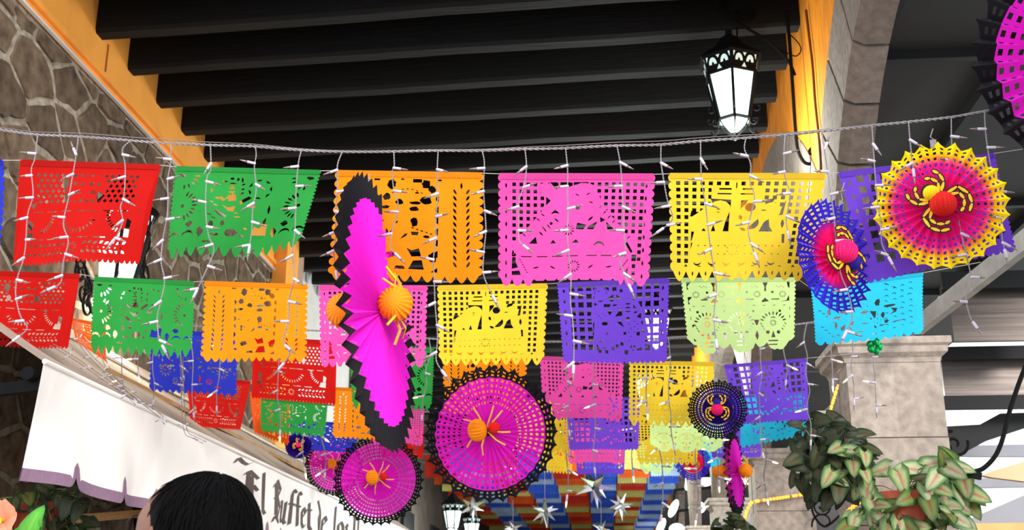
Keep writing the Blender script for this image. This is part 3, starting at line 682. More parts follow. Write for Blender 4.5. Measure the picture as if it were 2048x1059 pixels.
banner('green', 'green', [(521, 796), (656, 806), (649, 875), (521, 864)], Y4, 4, 'small green cut paper banner below the third row red one', .014)
banner('orange', 'orange', [(667, 774), (802, 780), (797, 882), (664, 876)], Y4, 4, 'small orange cut paper banner left of the edge-on magenta fan', .014)
banner('pink', 'pink', [(742, 813), (849, 818), (846, 892), (744, 886)], Y4, 4, 'small pink cut paper banner left of the round magenta fan', .014)
banner('yellow', 'yellow', [(1030, 800), (1150, 800), (1146, 905), (1032, 905)], Y4 + .4, 4, 'small yellow cut paper banner at the right rim of the round magenta fan', .014)
banner('purple', 'purple', [(1131, 795), (1281, 794), (1277, 899), (1138, 899)], Y4, 4, 'purple cut paper banner just below the third row pink one', .014)
banner('lime', 'lime', [(1298, 830), (1450, 834), (1444, 906), (1300, 902)], Y4, 4, 'lime cut paper banner with skulls just below the third row yellow one', .014)
banner('cyan', 'cyan', [(1479, 790), (1614, 785), (1613, 870), (1481, 896)], Y4, 4, 'turquoise cut paper banner just below the third row purple one', .014)
banner('blue', 'blue', [(578, 840), (716, 846), (713, 906), (588, 900)], Y5, 5, 'small dark blue cut paper banner below the small green and orange ones', .012)
banner('red', 'red', [(760, 850), (848, 850), (846, 916), (762, 912)], Y5, 5, 'small red cut paper banner behind the small pink one', .012)
banner('pink', 'pink', [(1127, 842), (1251, 850), (1248, 929), (1137, 927)], Y5, 5, 'pink cut paper banner below the fourth row purple one', .012)
banner('yellow', 'yellow', [(1268, 845), (1402, 845), (1394, 930), (1275, 928)], Y5, 5, 'yellow cut paper banner below the fourth row lime one', .012)
banner('purple', 'purple', [(1412, 850), (1524, 850), (1522, 914), (1424, 916)], Y5, 5, 'purple cut paper banner behind the far edge-on magenta fan', .012)
banner('red', 'red', [(606, 886), (694, 892), (684, 940), (614, 930)], Y6, 6, 'tiny red cut paper banner above the awning beside the purple tissue ball', .012)
banner('yellow', 'yellow', [(1072, 866), (1148, 868), (1144, 948), (1078, 944)], Y6, 6, 'small far yellow cut paper banner above the left tin star', .012)
banner('purple', 'purple', [(1150, 870), (1252, 872), (1248, 948), (1154, 948)], Y6, 6, 'small far purple cut paper banner below the fifth row pink one', .012)
banner('lime', 'lime', [(1274, 880), (1352, 882), (1346, 948), (1280, 948)], Y6, 6, 'small far lime cut paper banner below the fifth row yellow one', .012)
banner('cyan', 'cyan', [(1404, 880), (1442, 880), (1440, 932), (1410, 934)], Y6, 6, 'tiny far turquoise cut paper banner beside the small blue and pink fan', .012)
for (row, Y), P in STR.items():
    P = sorted(P, key=lambda p: p.x); 
    if len(P) < 4 and row < 4: continue
    P = [p + Vector((0, .004, .001)) for p in P]
    if row < 4:
        P = [Vector((XW + .02, Y, P[0].z + .03))] + [p for p in P if p.x > XW + .1] + [Vector((max(P[-1].x + .3, 1.9), Y, P[-1].z + .05))]
    tag(MB().tube(P, .0016, 4).build('string', M_string), 'thin string holding the %s of cut banners%s' % (ROWNAME[row], '' if Y in (Y1, Y2, Y3, Y4, Y5, Y6) else ', %s' % ('behind the round magenta fan' if row == 3 else 'at the awning' if P[0].x < -2 else 'right of the round magenta fan')), 'string')
# far rows of fringed banners
PAPER.update(skyblue=(176, 202, 240), royal=(52, 92, 214), far_orange=(232, 92, 30), far_red=(206, 46, 30), far_yellow=(206, 200, 112))
colset = [('far_yellow', 'far_red', 'far_orange'), ('royal', 'skyblue', 'skyblue'), ('far_red', 'far_yellow', 'far_orange'), ('royal', 'royal', 'skyblue'),
          ('far_orange', 'far_red', 'far_orange', 'far_yellow'), ('royal', 'royal', 'royal', 'skyblue'), ('far_yellow', 'far_orange', 'far_yellow', 'far_red'), ('royal', 'skyblue', 'royal', 'skyblue')]
rown = 'nearest second third fourth fifth sixth seventh eighth ninth tenth eleventh twelfth thirteenth fourteenth farthest'.split()
ordn = ['leftmost', 'second', 'third', 'fourth', 'fifth', 'sixth', 'seventh', 'rightmost']
cname = dict(skyblue='pale blue', royal='royal blue', far_orange='orange', far_red='dark red', far_yellow='olive yellow')
rv, rf = design_mesh('plain'); FM = {}
for cset in colset:
    for c in cset:
        if c not in FM:
            FM[c] = MB().add([(x / 100 * .62 - .31, .012 * math.sin(x * .09), -y / 72 * .46) for x, y in rv], [tuple(t) for t in rf]).mesh('fringed_sheet', paper(c))
for r in range(15):
    Y = 22.6 + r * 1.25
    for ci in range(8):
        if r == 0 and ci < 1: continue
        c = colset[ci][r % len(colset[ci])]
        o = bpy.data.objects.new('fringed_banner', FM[c]); C.objects.link(o)
        o.location = (-3.72 + ci * .667 + .33 + rnd(-.015, .015), Y, 1.45 + 2.93 + .46 + rnd(-.02, .02) - .06 * math.sin(PI * (ci + .5) / 8))
        o.scale = (1, 1, rnd(.95, 1.06))
        tag(o, '%s fringed paper banner, %s file from the left, %s distant row' % (cname[c], ordn[ci], rown[r]), 'banner', 'distant fringed banners')
    tag(MB().tube([(XW - .05, Y, 4.86), (-1.2, Y, 4.84), (XR + .05, Y, 4.87)], .004, 4).build('string', M_string), 'string across the passage holding the %s distant row of fringed banners' % rown[r], 'string', 'strings of the distant rows')
# ------------------------------------------------------------------ pleated paper fans
def fan_mesh(R, folds, amp, rings, r0, r1, hole0, scallop, colfn=None, dish=0.0, last=.0, rimhole=True):
    """pleated annulus r0..r1 (fractions of R) in the local xz plane, front -y; hole rows start at hole0"""
    sub = (0, .29, .71); nA = folds * 2 * 3
    rr = [r0]; holes = []
    hs = max(hole0, r0)
    solid = 4
    if hs > r0:
        for i in range(1, solid + 1): rr.append(r0 + (hs - r0) * i / solid); holes.append(False)
    r2 = r1 - last
    if not rimhole: hs = r2 = r1; rr += [r0 + (r1 - r0) * (i + 1) / 4 for i in range(4)] if hs > r0 and len(rr) == 1 else []; holes += [False] * (len(rr) - 1 - len(holes))
    n = max(1, round((r2 - hs) / rings)) if r2 > hs + 1e-6 else 0
    for i in range(n):
        a = hs + (r2 - hs) * i / n; b = hs + (r2 - hs) * (i + 1) / n
        rr.append(a + (b - a) * .30); holes.append(False)
        rr.append(a + (b - a) * .76); holes.append(True)
        rr.append(b); holes.append(False)
    if last and rimhole: rr.append(r1); holes.append(False)
    V = []; cols = []
    for r in rr:
        for k in range(folds * 2):
            for s in sub:
                ang = 2 * PI * (k + s) / (folds * 2); t = s if k % 2 == 0 else 1 - s      # t: 0 ridge .. 1 valley
                edge = max(0, (r - .84) / .16) if r1 > .97 else 0
                q = R * r * (1 - scallop * edge * (t ** .55 if t > 0 else 0))
                y = -amp * (1 - 2 * t) * min(1, r * 1.6) ** .7 - dish * R * (1 - r) ** 2
                V.append((q * math.cos(ang), y, q * math.sin(ang))); cols.append(r)
    Fc = []
    for i in range(len(rr) - 1):
        for k in range(nA):
            if holes[i] and k % 3 == 1: continue
            k2 = (k + 1) % nA
            Fc.append((i * nA + k, i * nA + k2, (i + 1) * nA + k2, (i + 1) * nA + k))
    mb = MB(); mb.add(V, Fc); return mb, cols
def setcol(me, cols, fn):
    ca = me.color_attributes.new('Col', 'FLOAT_COLOR', 'POINT')
    for i, r in enumerate(cols):
        ca.data[i].color = (*fn(r, i), 1)
M_dye = mat('dyed_tissue', (255, 255, 255), .7, .10, 9, paper=.3, vcol=True, spec=.15)
M_gold = mat('gold_paper', (216, 176, 44), .5, .15, 20)
M_legy = mat('yellow_printed_leg', (246, 176, 20), .6, .2, 30); M_blk = mat('black_card', (14, 12, 14), .6, .1, 9)
BALL = dict(orange=(255, 150, 6), red=(222, 26, 16), yellow=(252, 214, 20), hot=(240, 20, 110), navy=(34, 20, 150))
def honeyball(parent, name, c, r, colr, axis=(0, 0, 1), sq=(1, 1, 1)):
    m = mat('honeycomb_' + colr, BALL[colr], .7, .15, 10, paper=.2)
    return MB().ball(c, r, 40, 12, .045, 1, sq, axis).build(name, m, parent, local=True)
def grad(stops):
    S = [(a, lin(b)) for a, b in stops]
    def f(r, i):
        j = r + .03 * math.sin(i * 1.7) * math.cos(i * .37)
        for (a, ca), (b, cb) in zip(S, S[1:]):
            if j <= b: t = max(0, (j - a) / (b - a)); return tuple(x + (y - x) * t for x, y in zip(ca, cb))
        return S[-1][1]
    return f
def fan(label, px, Y, R, yaw=0, pitch=0, roll=0, cols=('magenta', 'black'), stops=None, folds=30, amp=None, rim=.81, hole0=.48, rings=.085, spider='gold', hang=.0, dish=.12, bsc=1, spin=0, scallop=.075, extra=None, rimhole=True):
    c = atY(px[0], px[1], Y)
    t = thing('paper_fan', label, 'paper fan', c, 'pleated paper fans', (pitch, roll, yaw))
    amp = amp if amp is not None else R * .05
    if stops:
        f = grad(stops)
        for nm, a, b in (('pleated_disc', .05, rim), ('pleated_rim', rim, 1.0)):
            mb, cc = fan_mesh(R, folds, amp, rings, a, b, hole0 if a < rim else a, scallop, dish=dish, last=.045 if b == 1.0 else 0, rimhole=rimhole or b < 1)
            me = mb.mesh(nm, M_dye); setcol(me, cc, f); inst(nm, me, t)
    else:
        for nm, a, b, k in (('pleated_disc', .05, rim, cols[0]), ('pleated_rim', rim, 1.0, cols[1])):
            mb, cc = fan_mesh(R, folds, amp, rings, a, b, hole0 if a < rim else a, scallop, dish=dish, last=.045 if b == 1.0 else 0, rimhole=rimhole or b < 1)
            inst(nm, mb.mesh(nm, paper(k)), t)
    b = R * bsc; D = -dish * R - amp
    sides = (1, -1) if extra == 'both' else (1,)
    for sd in sides:
        y0 = (D if sd > 0 else amp)
        if spider == 'gold':
            honeyball(t, 'honeycomb_ball', (-.13 * b, y0 - sd * (.10 if sd > 0 else .22) * b, .02 * b), .155 * b, 'orange', (1, 0, .1), (1, 1, .9))
            honeyball(t, 'honeycomb_head', (.11 * b, y0 - sd * .07 * b, .05 * b), .085 * b, 'red', (1, 0, .1))
            for i, a in enumerate((-2.5, -1.75, -.75, -.2, .75, 1.15, 2.0, 2.6)):
                d = Vector((math.cos(a), 0, math.sin(a))); n = Vector((-d.z, 0, d.x)); p0 = Vector((-.02 * b, y0 - sd * .05 * b, .03 * b))
                mb = MB()
                pts = [p0 + d * .05 * b, p0 + d * .24 * b + Vector((0, -sd * .06 * b, 0)), p0 + d * .36 * b + n * .03 * b]
                for q in range(2): mb.bar(pts[q], pts[q + 1], .006 * b + .003, .020 * b)
                mb.build('leg', M_gold, t, local=True)
        elif spider:
            body, head, hx, hz = spider
            a0 = math.atan2(hz, hx); u = Vector((math.cos(a0), 0, math.sin(a0))); v = Vector((-u.z, 0, u.x)); y = y0 - .02 * b
            plate_ = MB(); fr = lambda p, q, d: u * p + v * q + Vector((0, y + d, 0))
            plate_.prism(ell(-.02 * b, 0, .20 * b, .18 * b, 18), fr, 0, .008 * b); plate_.prism(ell(.22 * b, 0, .15 * b, .13 * b, 14), fr, 0, .008 * b)
            plate_.build('card_backing', M_blk, t, local=True)
            honeyball(t, 'honeycomb_ball', u * -.04 * b + Vector((0, y - .06 * b, 0)), .19 * b, body, (0, 0, 1))
            honeyball(t, 'honeycomb_head', u * .20 * b + Vector((0, y - .05 * b, 0)), .118 * b, head, (0, 0, 1))
            for s in (1, -1):
                for pts in ([(.16, .12), (.30, .22), (.44, .18), (.50, .10)], [(.14, .14), (.24, .30), (.40, .34), (.52, .30)],
                            [(.02, .18), (-.08, .34), (-.22, .32), (-.32, .22), (-.34, .12)], [(.06, .16), (.02, .40), (-.20, .44), (-.36, .36), (-.44, .22)]):
                    mb = MB(); P = [u * p * b * .86 + v * q * s * b * .86 + Vector((0, y - .03 * b, 0)) for p, q in pts]
                    for q in range(len(P) - 1):
                        d = (P[q + 1] - P[q]); n = Vector((-d.z, 0, d.x)).normalized(); g = d * .06
                        for w, dy, mi, e in ((.048 * b, .006 * b, 1, .16), (.024 * b, 0, 0, 0)):
                            a1, b1 = P[q] + g - d * e, P[q + 1] - g + d * e; o = Vector((0, dy, 0))
                            poly = [a1 - n * w * .5, a1 + (b1 - a1) * .5 - n * w, b1 - n * w * .5, b1 + n * w * .5, a1 + (b1 - a1) * .5 + n * w, a1 + n * w * .5]
                            mb.add([p + o for p in poly] + [p + o + Vector((0, .004 * b, 0)) for p in poly], [(0, 1, 2, 3, 4, 5), (11, 10, 9, 8, 7, 6)] + [(j, (j + 1) % 6, 6 + (j + 1) % 6, 6 + j) for j in range(6)], mi)
                    mb.build('leg', [M_legy, M_blk], t, local=True)
    if hang:
        # wire hook above the fan (kept upright: it hangs from the rope)
        top = Vector((0, 0, R * .965))
        h = MB().tube([top + Vector((0, 0, -.01)), top + Vector((.004, 0, hang * .3)), top + Vector((-.008, 0, hang * .5)), top + Vector((.004, 0, hang))], .0022, 5)
        h.build('hook', M_wire, t, local=True)
        MB().box(top + Vector((0, 0, .004)), (.022, .004, .03)).build('clip', M_wire, t, local=True)
    return t
fan('large magenta paper fan with black rim hanging edge-on from the light string', (755, 624), 4.02, .518, math.radians(86), math.radians(-5.5), 0, folds=46, amp=.020, hole0=.74, hang=.05, dish=.04, extra='both', bsc=.80, scallop=.06, rimhole=False)
fan('large magenta paper fan with black rim facing the camera below the yellow banner', (980, 866), 7.0, .425, math.radians(-6), .05, 0, folds=32, amp=.02, hole0=.40)
fan('magenta and black paper fan just above the awning', (757, 958), 9.4, .375, math.radians(10), .05, 0, folds=34, amp=.016, hole0=.42)
fan('magenta and black paper fan partly hidden at the awning behind another', (668, 930), 11.2, .30, math.radians(25), 0, 0, folds=28, amp=.014, hole0=.40)
fan('yellow rimmed pink paper fan with a red and yellow spider', (1880, 411), 3.98, .235, math.radians(-12), .12, 0, stops=[(0, (205, 16, 70)), (.45, (240, 20, 120)), (.66, (242, 36, 150)), (.74, (250, 130, 40)), (.82, (254, 216, 14)), (1, (252, 218, 10))], rim=.78, folds=25, amp=.012, hole0=.50, rings=.085, spider=('red', 'yellow', -.6, .75), bsc=1.0, hang=.06, scallop=.08)
fan('blue rimmed pink paper fan with a pink and blue spider', (1669, 512), 4.0, .214, math.radians(42), .05, math.radians(14), stops=[(0, (226, 14, 90)), (.50, (240, 18, 120)), (.56, (150, 24, 150)), (.62, (52, 30, 190)), (1, (44, 30, 176))], rim=.60, folds=28, amp=.010, hole0=.56, rings=.10, spider=('hot', 'navy', .9, -.35), hang=.10, scallop=.08, bsc=1.05)
fan('small black and purple paper fan with a pink spider', (1435, 818), 7.05, .186, math.radians(-8), .06, 0, stops=[(0, (30, 10, 80)), (.40, (46, 16, 130)), (.62, (50, 22, 140)), (.78, (26, 22, 40)), (1, (30, 30, 40))], rim=.78, folds=30, amp=.011, hole0=.46, rings=.10, spider=('hot', 'navy', 0, 1), hang=.12)
fan('far magenta paper fan with black rim hanging edge-on beside the stone column', (1468, 945), 10.2, .36, math.radians(73), 0, 0, folds=30, amp=.03, hole0=.5, extra='both', bsc=1.1)
fan('huge magenta paper fan with black rim cropped by the top right corner', (2226, 112), 3.85, .485, math.radians(-8), .05, 0, folds=32, amp=.028, hole0=.45, rings=.075, hang=.08)
fan('small blue rimmed pink paper fan below the yellow banners', (1386, 924), 11.6, .185, math.radians(-14), .05, 0, stops=[(0, (226, 14, 90)), (.55, (230, 30, 90)), (.62, (60, 34, 180)), (1, (56, 40, 176))], rim=.62, folds=26, amp=.012, hole0=.5, rings=.1, spider=('hot', 'yellow', 0, 1))
fan('small dark purple tissue fan at the awning edge', (597, 890), 10.2, .125, math.radians(15), .0, 0, stops=[(0, (30, 14, 110)), (.7, (60, 24, 170)), (1, (52, 30, 150))], rim=.7, folds=24, amp=.02, hole0=.9, rings=.1, spider=('hot', 'navy', .3, 1))
# ------------------------------------------------------------------ icicle lights
def bulb_mesh(lit=False, s=1.0):
    mb = MB()
    mb.lathe((0, 0, 0), [(.004 * s, -.004 * s), (.0058 * s, 0), (.0054 * s, .028 * s), (.0045 * s, .029 * s)], 8, None, 0)
    mb.lathe((0, 0, 0), [(.0038 * s, .028 * s), (.0040 * s, .038 * s), (.0030 * s, .048 * s), (.0012 * s, .056 * s), (0, .058 * s)], 7, None, 1)
    return mb.mesh('light_bulb', [M_socket, M_warm if lit else M_bulb], smooth=True)
BULB = bulb_mesh(); BULBL = bulb_mesh(True, 1.15)
def twisted(pts, r, pitch, n=3):
    P = smoothpath(pts, 5); mbs = MB(); L = 0; A = [[], []]; prev = None
    Q = []
    for i in range(len(P) - 1):
        d = (P[i + 1] - P[i]).length; k = max(1, int(d / (pitch / 5)))
        for j in range(k): Q.append(P[i].lerp(P[i + 1], j / k))
    Q.append(P[-1])
    for i, p in enumerate(Q):
        if prev is not None: L += (p - prev).length
        prev = p; t = (Q[min(i + 1, len(Q) - 1)] - Q[max(i - 1, 0)]); t = t.normalized() if t.length > 1e-9 else Vector((0, 0, 1))
        a = Vector((0, 1, 0)) - t * t.y; a.normalize(); b = t.cross(a); ph = 2 * PI * L / pitch
        for s in (0, 1):
            A[s].append(p + (a * math.cos(ph + s * PI) + b * math.sin(ph + s * PI)) * r)
    for s in (0, 1): mbs.tube(A[s], r * .95, 4)
    return mbs
def drops(root, lines, Y, sp, tube_r, lit_p=0, bs=1.0, seed=1, yfun=None, wm=None):
    R = random.Random(seed)
    for pts in lines:
        W = [atY(x, y, Y + (yfun(i) if yfun else 0)) for i, (x, y) in enumerate(pts)]
        W = [p + Vector((0, R.uniform(-.006, .006), 0)) for p in W]
        o = bpy.data.objects.new('drop_wire', twisted(W, tube_r, .022 * bs).mesh('drop_wire', wm or M_wire, wloc(root) + (W[0] - wloc(root)))); C.objects.link(o); o.parent = root; o.location = W[0] - wloc(root)
        S = smoothpath(W, 8); acc = sp * .15; side = R.choice((1, -1))
        for i in range(1, len(S)):
            acc += (S[i] - S[i - 1]).length
            if acc > sp or i == len(S) - 1:
                acc = R.uniform(-.15, .15) * sp; side = -side if R.random() < .75 else side
                a = R.uniform(-.5, .55); d = Vector((side * math.cos(a), R.uniform(-.5, .3), -math.sin(a) - .25)).normalized()
                if i == len(S) - 1: d = (S[i] - S[i - 2]).normalized()
                if i < 9 and R.random() < .5: d = Vector((side * .4, -.2, -.9 if R.random() < .7 else .9)).normalized()
                b = inst('light_bulb', BULBL if R.random() < lit_p else BULB, o, S[i] - W[0], d.to_track_quat('Z', 'Y').to_matrix(), bs)
ROPE = [(-60, 253), (0, 259), (70, 269), (165, 273), (300, 284), (420, 290), (500, 292), (600, 300), (690, 303), (780, 303), (870, 301), (965, 301), (1050, 298), (1130, 296), (1235, 291), (1320, 289), (1400, 282), (1496, 275), (1570, 270), (1644, 262), (1742, 251), (1816, 244), (1902, 234), (1953, 225), (2060, 208), (2160, 192)]
D = [
 [(76, 272), (69, 318), (63, 340), (66, 389), (55, 428), (53, 486), (48, 520), (34, 554), (32, 588), (41, 630), (53, 654), (38, 672)],
 [(158, 273), (150, 324), (138, 389), (127, 447), (137, 482), (128, 524), (121, 562), (110, 574)],
 [(261, 281), (246, 300), (250, 331), (248, 389), (242, 415), (245, 440), (237, 466), (228, 478)],
 [(342, 286), (342, 324), (335, 357), (335, 395), (335, 434), (325, 479), (323, 524), (329, 561), (321, 607), (314, 633), (318, 671), (324, 690)],
 [(421, 290), (421, 337), (414, 357), (412, 421), (417, 469), (427, 498), (417, 532), (393, 580)],
 [(511, 293), (512, 311), (509, 334), (512, 379), (506, 415), (504, 460), (499, 492)],
 [(604, 300), (598, 324), (593, 366), (591, 415), (590, 466), (585, 505), (590, 552), (578, 596), (578, 637), (567, 679), (580, 706), (567, 726)],
 [(686, 303), (675, 330), (675, 373), (672, 416), (672, 469), (668, 506), (672, 542)],
 [(788, 303), (789, 333), (784, 343), (788, 379), (796, 403), (794, 429), (786, 453), (781, 492), (790, 506)],
 [(876, 301), (874, 343), (876, 386), (872, 433), (872, 476), (867, 519), (869, 569), (870, 610), (875, 672), (872, 718), (884, 741)],
 [(964, 301), (969, 326), (967, 376), (970, 426), (972, 463), (967, 509), (967, 549), (985, 590)],
 [(1050, 298), (1053, 333), (1048, 370), (1038, 403), (1037, 446), (1038, 479), (1048, 492)],
 [(1131, 296), (1135, 336), (1135, 383), (1136, 423), (1135, 466), (1138, 512), (1142, 559), (1141, 604), (1146, 648), (1148, 692), (1147, 731)],
 [(1234, 291), (1241, 330), (1244, 376), (1246, 419), (1248, 466), (1251, 502), (1241, 522), (1248, 546), (1258, 569)],
 [(1322, 289), (1322, 318), (1325, 347), (1334, 396), (1345, 432), (1340, 446), (1326, 456)],
 [(1401, 282), (1403, 357), (1411, 406), (1418, 475), (1425, 519), (1433, 573), (1428, 632), (1432, 680)],
 [(1492, 276), (1489, 298), (1501, 328), (1500, 365), (1509, 396), (1496, 460), (1509, 506)],
 [(1570, 270), (1568, 303), (1569, 350), (1580, 392), (1573, 436), (1576, 464)],
 [(1644, 262), (1649, 298), (1659, 372), (1668, 436), (1671, 475), (1681, 544), (1698, 588), (1705, 632), (1692, 664)],
 [(1744, 251), (1747, 293), (1749, 342), (1755, 400), (1762, 450), (1764, 485), (1778, 514)],
 [(1816, 244), (1821, 293), (1826, 340)],
 [(1902, 234), (1904, 293), (1915, 420), (1938, 529), (1943, 563), (1933, 593), (1940, 630), (1946, 645)],
 [(1968, 222), (1971, 264), (1978, 313), (1987, 357), (2001, 400), (2003, 470), (2009, 500)]]
L1 = thing('icicle_light_string', 'white icicle light string with clear bulbs strung across the front row of banners', 'string lights', atY(1024, 299, 3.97), 'icicle light strings')
twisted([atY(x, y, 3.97) for x, y in ROPE], .0032, .045).build('main_cable', M_wire, L1)
drops(L1, D, 3.96, .080, .0016, 0, 1.0, 3)
tag(MB().tube(smoothpath([atY(x, y - 4 - 3 * math.sin(x * .006), 3.99) for x, y in ROPE], 3), .0018, 5).build('support_wire', mat('grey_wire', (110, 100, 96))), 'thin grey wire carrying the front icicle light string', 'wire')
ROPE2 = [(215, 640), (400, 652), (616, 660), (700, 665), (900, 679), (1090, 683), (1200, 680), (1340, 675), (1500, 662), (1594, 648), (1660, 640), (1725, 628)]
def dl(x, y0, y1, seed, drift=0):
    R = random.Random(seed); n = max(4, int((y1 - y0) / 30)); return [(x + drift * i / n + R.uniform(-4, 4), y0 + (y1 - y0) * i / n) for i in range(n + 1)]
def ropey(x, rope):
    for (a, b), (c, d) in zip(rope, rope[1:]):
        if a <= x <= c: return b + (d - b) * (x - a) / (c - a)
    return rope[-1][1]
L2 = thing('icicle_light_string', 'second white icicle light string hanging behind the second row of banners', 'string lights', atY(1000, 680, 6.9), 'icicle light strings')
twisted([atY(x, y, 6.9) for x, y in ROPE2], .004, .05).build('main_cable', M_wire, L2)
D2 = [dl(x, ropey(x, ROPE2), y, i, dr) for i, (x, y, dr) in enumerate(((242, 778, 4), (281, 742, -4), (313, 800, -8), (361, 800, 4), (386, 825, 2), (442, 812, -12), (556, 860, 4), (812, 800, 4), (860, 830, -14), (1136, 860, 2), (1187, 935, 2), (1288, 815, 6), (1337, 890, 8), (1518, 905, 6), (1560, 760, 14), (1610, 880, 10), (1660, 760, 6), (1700, 800, 6), (1745, 815, 8)))]
drops(L2, D2, 6.88, .13, .0022, .22, 1.1, 5)
ROPE3 = [(560, 800), (800, 820), (1100, 830), (1388, 820), (1600, 800)]
L3 = thing('icicle_light_string', 'far icicle light string with some lit warm bulbs below the fourth row of banners', 'string lights', atY(1100, 830, 9.6), 'icicle light strings')
twisted([atY(x, y, 9.6) for x, y in ROPE3], .005, .06).build('main_cable', M_wire, L3)
D3 = [dl(x, ropey(x, ROPE3), y, i + 50, dr) for i, (x, y, dr) in enumerate(((600, 935, 10), (640, 945, 12), (1005, 985, 4), (1130, 990, 4), (1268, 940, -6), (1320, 1030, 4), (1388, 1028, 6), (1440, 960, -6), (1525, 985, 8), (1585, 980, -4)))]
drops(L3, D3, 9.58, .15, .003, .6, 1.5, 8)
# wires lying in a tangle over the awning
for i, pts in enumerate(([(148, 640), (160, 690), (200, 735), (250, 780), (312, 828), (322, 838)], [(100, 690), (150, 720), (210, 762), (270, 800)], [(198, 700), (215, 740), (240, 775), (262, 800)], [(360, 715), (362, 800), (368, 862), (385, 875), (396, 881)])):
    lt = thing('icicle_light_string', ('loose strand of string lights sagging over the awning by the second row red banner', 'strand of string lights lying lowest along the near end of the awning', 'short strand of string lights on the awning below the second row green banner', 'strand of string lights dropping onto the awning below the dark blue banner')[i], 'string lights', atY(*pts[0], 6.2), 'icicle light strings')
    drops(lt, [pts, [(x + 6, y - 3) for x, y in pts]], 5.6 if i != 3 else 6.4, .12, .0013, 0, .6, 20 + i, None, mat('dull_wire', (120, 108, 98)))
# ------------------------------------------------------------------ awning with lettered valance
XA = -2.8; ZF = 2.72; AY0, AY1 = 5.47, 19.0
def vx(y, z):      # soft folds of the hanging cloth
    k = max(0, min(1, (ZF - z) / .6))
    return XA + k * (.035 * math.sin(y * 4.1 + .6) + .02 * math.sin(y * 9.3 + z * 2)) + .03 * k * math.exp(-((y - 5.9) / .25) ** 2)
aw = thing('awning', 'cream fabric awning with mauve bound scalloped valance along the stone wall', 'awning', (XA, 12, ZF))
ys = []; 
SL = .60
n_sc = int((AY1 - AY0) / SL)
for i in range(n_sc):
    for t in (0, .012, .028, .05, .085, .13, .22, .34, .5, .66, .78, .87, .915, .95, .972, .988): ys.append(AY0 + (i + t - .23) * SL if not (i == 0 and t < .23) else None)
ys = [AY0] + [y for y in ys if y is not None and y > AY0 + .01]
def notch(y):
    t = (y - AY0) / SL + .23; f = t - math.floor(t); return min(f, 1 - f) * SL if t > .5 else 9
def zb(y):
    d = notch(y); z = 2.125 + .012 * math.sin((y - AY0) * 5)
    if d < .09: z += .075 * (1 - d / .09) ** 2.2
    return z
def zt(y):
    d = notch(y); z = zb(y) if d >= .09 else 2.125
    z = 2.125 + .012 * math.sin((y - AY0) * 5) + .062
    if d < .055: z = 2.272 - max(0, d - .0) * (.9 if d < .032 else 1.0) - (0 if d < .032 else (d - .032) * 2.2)
    return z
V = []; V2 = []; NR = 9
for y in ys:
    b, t = zb(y), zt(y)
    for j in range(NR + 1):
        z = t + (ZF - t) * j / NR; V.append((vx(y, z), y, z))
    V2 += [(vx(y, b) + .002, y, b), (vx(y, t) + .004, y, t), (vx(y, t) - .002, y, t), (vx(y, b) - .004, y, b)]
va = MB().add(V, [(i * (NR + 1) + j, (i + 1) * (NR + 1) + j, (i + 1) * (NR + 1) + j + 1, i * (NR + 1) + j + 1) for i in range(len(ys) - 1) for j in range(NR)]).build('valance', M_canvas, aw, smooth=True)
MB().add(V2, [(i * 4 + j, i * 4 + 4 + j, i * 4 + 4 + (j + 1) % 4, i * 4 + (j + 1) % 4) for i in range(len(ys) - 1) for j in range(4)]).build('valance_binding', M_trimp, aw)
# sloping top
V = []; NX = 8; ny = 40
for i in range(ny + 1):
    y = AY0 - .02 + (AY1 - AY0) * i / ny
    for j in range(NX + 1):
        t = j / NX; V.append((XA + (XW + .05 - XA) * t, y, ZF + (3.62 - ZF) * t - .05 * math.sin(PI * t) * (1 + .4 * math.sin(y * 2.1)) * (1 if .0 < t < 1 else 0)))
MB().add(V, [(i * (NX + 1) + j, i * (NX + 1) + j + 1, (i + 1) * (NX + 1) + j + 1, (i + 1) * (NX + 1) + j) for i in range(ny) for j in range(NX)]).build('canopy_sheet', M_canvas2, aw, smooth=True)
MB().tube([(XA + .004, AY0, ZF), (XA + .004, AY1, ZF)], .014, 8).build('front_hem', M_canvas, aw)
MB().bar((-3.46, AY0 + 2.2, 3.155), (-3.46, AY1, 3.155), .05, .035).build('seam_batten', mat('brown_batten', (150, 112, 62), .7, .2, 5), aw)
MB().bar((-3.80, AY0 + 1.9, 3.42), (-3.80, AY1, 3.42), .05, .02).build('ridge_batten', mat('pale_batten', (206, 190, 164), .7, .2, 5), aw)
MB().lathe((XA - .09, AY0 + .02, ZF - .055), [(.0, 0), (.035, 0), (.035, .0), (.035, 1.0)], 12, (0, 1, 0)).build('roller_tube', M_iron, aw)
MB().bar((XA - .03, AY0 + .1, ZF - .10), (XW, AY0 + .35, ZF - .16), .05, .06).build('support_arm', M_iron, aw)
for y in (9.5, 14): MB().bar((XA - .03, y, ZF - .10), (XW, y + .2, ZF - .16), .05, .06).build('support_arm', M_iron, aw)
